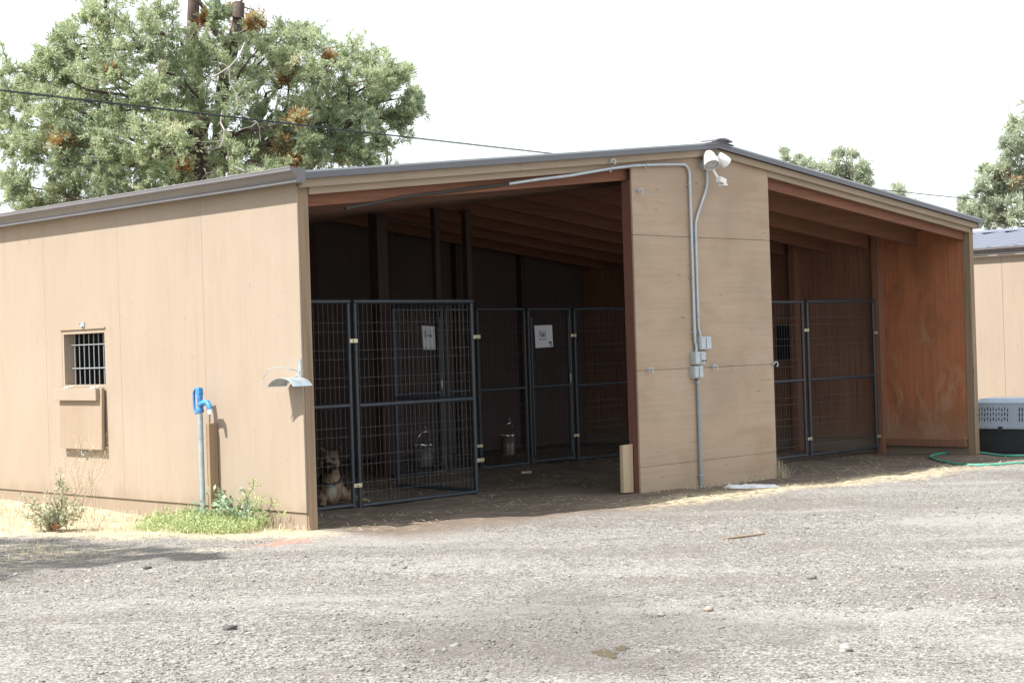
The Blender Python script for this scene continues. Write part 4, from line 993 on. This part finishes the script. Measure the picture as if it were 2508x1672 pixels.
for lb_, d_, sp, lab in ((1, 46, '1925,388,9 1923,375,6 1928,405,9 1950,402,10 1960,395,6 1920,420,14 1950,425,16', 'low juniper tip just right of the roof ridge'),
                   (2, 44, '1975,408,12 1985,400,9 1995,415,14 2015,415,12 2030,420,14 2060,385,14 2045,395,14 2075,385,10 2085,378,7 2070,405,16 2050,412,16 2040,425,18 2065,430,18 2020,435,22 2055,372,8 2080,420,10 2000,440,22', 'widest of the small junipers showing above the right roof slope'),
                   (3, 45, '2115,405,8 2110,420,12 2122,425,12 2098,430,12 2125,440,10 2105,445,14 2117,412,9 2095,415,7 2130,450,10 2110,460,14', 'pointed juniper tip right of the widest small juniper'),
                   (4, 48, '2185,465,7 2195,472,8 2188,478,8 2202,470,5 2195,490,10', 'lowest small juniper tip peeping over the right roof slope')):
    L = []; lob(sp, .5); px = L[len(L)//2][0]; top_ = min(q[1] for q in L); L += [(px+random.uniform(-18, 18), 500+random.uniform(-15, 60), 22, .45) for _ in range(8)]
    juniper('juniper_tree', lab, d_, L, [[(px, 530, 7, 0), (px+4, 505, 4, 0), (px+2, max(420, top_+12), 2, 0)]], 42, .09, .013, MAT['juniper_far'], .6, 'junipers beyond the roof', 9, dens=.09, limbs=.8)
L = [(945, 352, 6, .4), (938, 340, 6, .4), (930, 365, 4, .4), (968, 362, 3, .4), (970, 396, 4, .4), (925, 400, 4, .4), (960, 395, 3, .4)]
juniper('thin_tree', 'nearly bare thin sapling poking above the roof right of the big juniper', 40, L, [[(948, 420, 3.5, 0), (948, 380, 3, 0), (945, 345, 2, 0), (944, 330, 1, 0)]], 20, .06, .008, MAT['juniper_far'], .2, None, 4, dens=.03, limbs=1)
# tree beyond the left edge that shades the verge
t = thing('shade_tree', 'leafy tree beyond the left edge whose shadow falls across the verge', 'tree', (-7.2, 2.2, .1))
mb = MB(); tp = branch(mb, (-7.2, 2.2, -.2), (-6.9, 1.9, 4.6), .16, .09, .03)
for q in ((-6.0, 1.6, 4.6), (-6.3, 2.2, 5.4), (-7.6, 1.0, 5.6), (-7.0, 2.9, 5.8), (-6.6, .4, 5.0), (-8.2, 2.4, 5.0)): branch(mb, tp[-2], q, .05, .015)
mb.build('trunk', MAT['bark'], t, smooth=True)
cs = [(-6.1, 1.35, 4.8), (-6.5, 1.9, 5.0), (-6.9, 1.0, 5.1), (-5.75, 1.15, 4.9), (-5.35, .75, 4.9), (-7.3, 1.9, 5.4), (-7.4, .7, 5.3), (-8.0, 1.5, 5.2), (-7.0, 2.7, 5.5), (-7.9, 2.5, 5.6), (-6.35, .75, 4.9)]
rs = [.5, .6, .55, .32, .2, .6, .6, .7, .6, .7, .4]
for X_s, Y_s, r_s in ((-1.75, .95, .4), (-1.65, .35, .34), (-1.55, -.15, .26), (-1.45, -.5, .17), (-2.2, .25, .42), (-2.7, -.2, .4), (-2.1, 1.0, .4), (-1.75, 1.6, .3), (-2.6, .7, .5), (-3.1, .2, .5), (-1.38, -.75, .1), (-1.95, -.25, .25)):
    z_s = random.uniform(4.4, 5.2); cs.append((X_s-.7*z_s, Y_s+.2*z_s, z_s)); rs.append(r_s)
V, F, T = leaf_cloud(cs, rs, 620, .09, .018, .3)
big_mesh('crown', V, F, MAT['juniper'], t, T)

# ------------------------------------------------------------------ weeds, straw and dry grass
def blades(pts, hmin, hmax, wd, lean=.5, tone=(.2, .9)):
    n = len(pts); h = rng.uniform(hmin, hmax, n)[:, None]; a = rng.uniform(0, 6.28, n)
    dv = np.stack([np.cos(a), np.sin(a), np.zeros(n)], 1); l1 = rng.uniform(0, lean, n)[:, None]
    sd = np.stack([-np.sin(a), np.cos(a), np.zeros(n)], 1)*wd
    b = pts; m_ = b+dv*h*l1*.35+np.array([0, 0, 1])*h*.6; tp_ = b+dv*h*l1+np.array([0, 0, 1])*h*(1-.35*l1)
    V = np.stack([b-sd, b+sd, m_+sd*.8, m_-sd*.8, tp_], 1).reshape(-1, 3); o = np.arange(n)[:, None]*5
    F = np.concatenate([np.concatenate([o, o+1, o+2, o+3], 1)]); F2 = np.concatenate([o+3, o+2, o+4, o+4], 1)
    t_ = rng.uniform(*tone, n)
    # quads plus tip quads split as two triangles
    T3 = np.concatenate([np.concatenate([o, o+1, o+2], 1), np.concatenate([o, o+2, o+3], 1), np.concatenate([o+3, o+2, o+4], 1)])
    return V, T3, np.concatenate([t_]*3)
def scatter(n, x0, x1, y0, y1, keep):
    o = []
    while len(o) < n:
        X, Y = rng.uniform(x0, x1), rng.uniform(y0, y1)
        if keep(X, Y): o.append((X, Y, gh(X, Y)))
    return np.array(o)
# dry grass verge
kv = lambda X, Y: ((X+1.95)**2+(Y-.45)**2 < rng.uniform(0, .55) and rng.random() < .18 or X+.30+max(Y, 0)*.58+.22*math.sin(X*5+Y*3) > rng.uniform(-.45, .25)) and math.sin(X*7+Y*4.3)+math.sin(Y*9-X*3) > -1.0
V, F, T = blades(scatter(6000, -2.6, .0, -.15, 5.5, kv), .015, .07, .0025, 1.2, (.3, 1))
o = big_mesh('dry_grass', V, F, MAT['straw'], None, T); tag(o, 'short dry yellow grass along the foot of the side wall', 'dry grass', None, 'stuff')
# straw litter
def litter(pts, l0, l1, wd):
    n = len(pts); a = rng.uniform(0, 6.28, n); L_ = rng.uniform(l0, l1, n)[:, None]
    d = np.stack([np.cos(a), np.sin(a), rng.normal(size=n)*.12], 1); s = np.stack([-np.sin(a), np.cos(a), np.zeros(n)], 1)*wd
    p = pts+np.array([0, 0, .006])+np.array([0, 0, 1])*rng.uniform(0, .012, n)[:, None]
    V = np.stack([p-d*L_/2-s, p+d*L_/2-s, p+d*L_/2+s, p-d*L_/2+s], 1).reshape(-1, 3); return V, np.arange(len(V)).reshape(-1, 4), rng.uniform(.1, 1, n)
def ks(X, Y):
    dl = abs(Y+.68+(X-3)*.045)
    if rng.random() < .72: return dl < abs(rng.normal())*.28 and X > 2.4+rng.random()*1.5 and X < 9
    return Y > -.5 and 0.1 < X < 9.5 and Y < 5.5 and math.sin(X*3.1)+math.sin(Y*2.7+X) > -.2
V, F, T = litter(scatter(5600, .1, 9.5, -1.3, 5.5, ks), .03, .14, .0022)
o = big_mesh('straw', V, F, MAT['straw'], None, T); tag(o, 'loose straw litter along the open front and on the dirt floor', 'straw', None, 'stuff')
# tuft of dry grass at the right foot of the panel
tb = np.array([(5.80+rng.normal()*.05, -.02+rng.normal()*.04, gz(5.8)) for _ in range(70)])
V, F, T = blades(tb, .06, .26, .0022, 1.5, (.2, .8)); tag(big_mesh('dry_grass_tuft', V, F, MAT['straw'], None, T), 'dry grass tuft at the right foot of the front plywood panel', 'grass tuft')
tb = np.array([(rng.uniform(3.75, 5.6), -.05-abs(rng.normal())*.05, gz(4.7)) for _ in range(260)])
V, F, T = blades(tb, .015, .05, .002, 1.5, (.3, 1)); tag(big_mesh('dry_grass', V, F, MAT['straw'], None, T), 'thin fringe of dry grass along the bottom of the front panel', 'dry grass', None, 'stuff')
# green weeds round the hydrant
kw = lambda X, Y: ((X+.30)/.36)**2+((Y-.92)/.62)**2 < 1+.25*math.sin(X*9+Y*6)
pw_ = scatter(900, -.75, -.02, .2, 1.7, kw)
V, F, T = blades(pw_, .015, .05, .004, 1.3, (.2, 1)); V2, F2, T2 = blades(scatter(110, -.5, -.02, .25, 1.5, kw), .06, .20, .0022, .9, (.3, 1))
cs = scatter(330, -.62, -.03, .25, 1.6, kw); cs[:, 2] += rng.uniform(.008, .045, len(cs))+.05*np.clip((cs[:, 0]+.35)/.3, 0, 1)*rng.uniform(0, 1, len(cs))
V3, F3, T3 = leaf_cloud(cs, [.045]*len(cs), 34, .020, .0055, .35, list(rng.uniform(.2, .85, len(cs))), sub=6)
F3t = np.concatenate([F3[:, [0, 1, 2]], F3[:, [0, 2, 3]]])
VA = np.concatenate([V, V2, V3]); FA = np.concatenate([F, F2+len(V), F3t+len(V)+len(V2)]); TA = np.concatenate([T, T2, T3, T3])
o = big_mesh('green_weeds', VA, FA, MAT['weed'], None, TA); tag(o, 'low bright green weeds spreading round the foot of the hydrant', 'weeds', None, 'stuff')
ml = thing('broadleaf_weed', 'blue green broadleaf weed right of the hydrant board', 'weed', (-.09, .84, 0))
mb = MB()
for k in range(9): branch(mb, (-.09, .84, 0), (-.09+random.uniform(-.16, .05), .84+random.uniform(-.34, .16), random.uniform(.09, .26)), .004, .002, .15, 4)
mb.tube([(-.1, .72, .05), (-.12, .62, .20), (-.12, .52, .235), (-.12, .42, .16), (-.13, .36, .05)], .004, 5)
mb.tube([(-.1, .62, .05), (-.12, .53, .24), (-.12, .47, .30), (-.12, .45, .36)], .003, 5); mb.tube([(-.1, .55, .05), (-.14, .38, .22), (-.14, .22, .20), (-.14, .08, .10)], .003, 5)
mb.build('stem', MAT['weed'], ml)
cs = [(-.09+random.uniform(-.12, .06), .86+random.uniform(-.14, .16), random.uniform(.08, .24)) for _ in range(13)]+[(-.1+random.uniform(-.05, .05), .62+random.uniform(-.16, .12), random.uniform(.06, .14)) for _ in range(8)]
V, F, T = leaf_cloud(cs, [.05]*len(cs), 20, .034, .014, .4, list(rng.uniform(.3, .8, len(cs))), sub=8); big_mesh('leaves', V, F, MAT['mallow'], ml, T)
cs = [(-.12+random.uniform(-.03, .03), y_, z_) for y_, z_ in ((.62, .20), (.56, .23), (.5, .24), (.45, .3), (.42, .34), (.38, .22), (.3, .22), (.22, .2), (.14, .14), (.4, .15), (.34, .08))]
V, F, T = leaf_cloud(cs, [.035]*len(cs), 30, .022, .004, .5, [.55]*len(cs), sub=6); big_mesh('seed_sprays', V, F, MAT['weed'], ml, T)
# grey green bush weed further left
bx, by = -1.06, 1.66
bw = thing('bush_weed', 'leggy grey green weed bush on the straw below the barred window', 'weed', (bx, by, gz(bx)))
mb = MB(); cs = []; rs = []
SV = Vector((.70, -.713, 0)); FV = Vector((.713, .70, 0)); B0 = Vector((bx, by, gz(bx)))
def bp(s_, h_, f_=0): return B0+SV*s_+FV*f_+Vector((0, 0, h_))
for s_, h_, k in ((-.19, .27, 5), (-.26, .16, 4), (-.12, .2, 5), (.05, .42, 9), (.03, .36, 7), (.09, .30, 8), (0, .28, 7), (.15, .17, 5), (.21, .24, 6), (.22, .15, 5), (-.05, .17, 7), (.10, .12, 6), (-.14, .1, 5), (.02, .12, 6)):
    f_ = random.uniform(-.12, .10); pts = branch(mb, B0, bp(s_, h_, f_), .006, .002, .12, 6)
    for i in range(k):
        q = pts[2+(i % 5)]; cs.append(tuple(q+Vector((random.uniform(-.02, .02), random.uniform(-.02, .02), random.uniform(-.015, .02))))); rs.append(.03)
for k in range(14): cs.append(tuple(bp(random.uniform(-.12, .13), random.uniform(.02, .10), random.uniform(-.08, .08)))); rs.append(.035)
mb.build('stem', wood('weed_stem', (.26, .19, .12), 'z', .2, .2), bw)
V, F, T = leaf_cloud(cs, rs, 13, .030, .009, .3, [.5]*len(cs), sub=6); big_mesh('leaves', V, F, MAT['sage'], bw, T)
V, F, T = leaf_cloud([tuple(bp(.03, .03, -.1))], [.022], 20, .03, .012, .4, [1.0], sub=5); big_mesh('red_leaf', V, F, MAT['sage'], bw, np.ones(len(F)))
# tall dry weed behind it
dw = thing('dry_weed', 'wispy straw coloured dry weed in front of the side wall below the window', 'weed', (-.55, 2.0, 0))
mb = MB(); cs = []; B0 = Vector((-.62, 2.02, 0))
for k in range(22):
    p1 = B0+SV*random.uniform(-.42, .30)+FV*random.uniform(-.15, .15)+Vector((0, 0, random.uniform(.25, .62)))
    if k < 14: p1 = B0+SV*random.uniform(-.02, .26)+FV*random.uniform(-.1, .1)+Vector((0, 0, random.uniform(.45, .72)))
    pts = branch(mb, B0+SV*random.uniform(-.12, .12), p1, .0013, .0007, .08, 5)
    for q in pts[3:]: cs.append(tuple(q))
mb.build('stem', MAT['straw'], dw)
V, F, T = leaf_cloud(cs, [.055]*len(cs), 16, .013, .0018, .3, [.9]*len(cs), sub=8); big_mesh('seed_heads', V, F, MAT['straw'], dw, T)
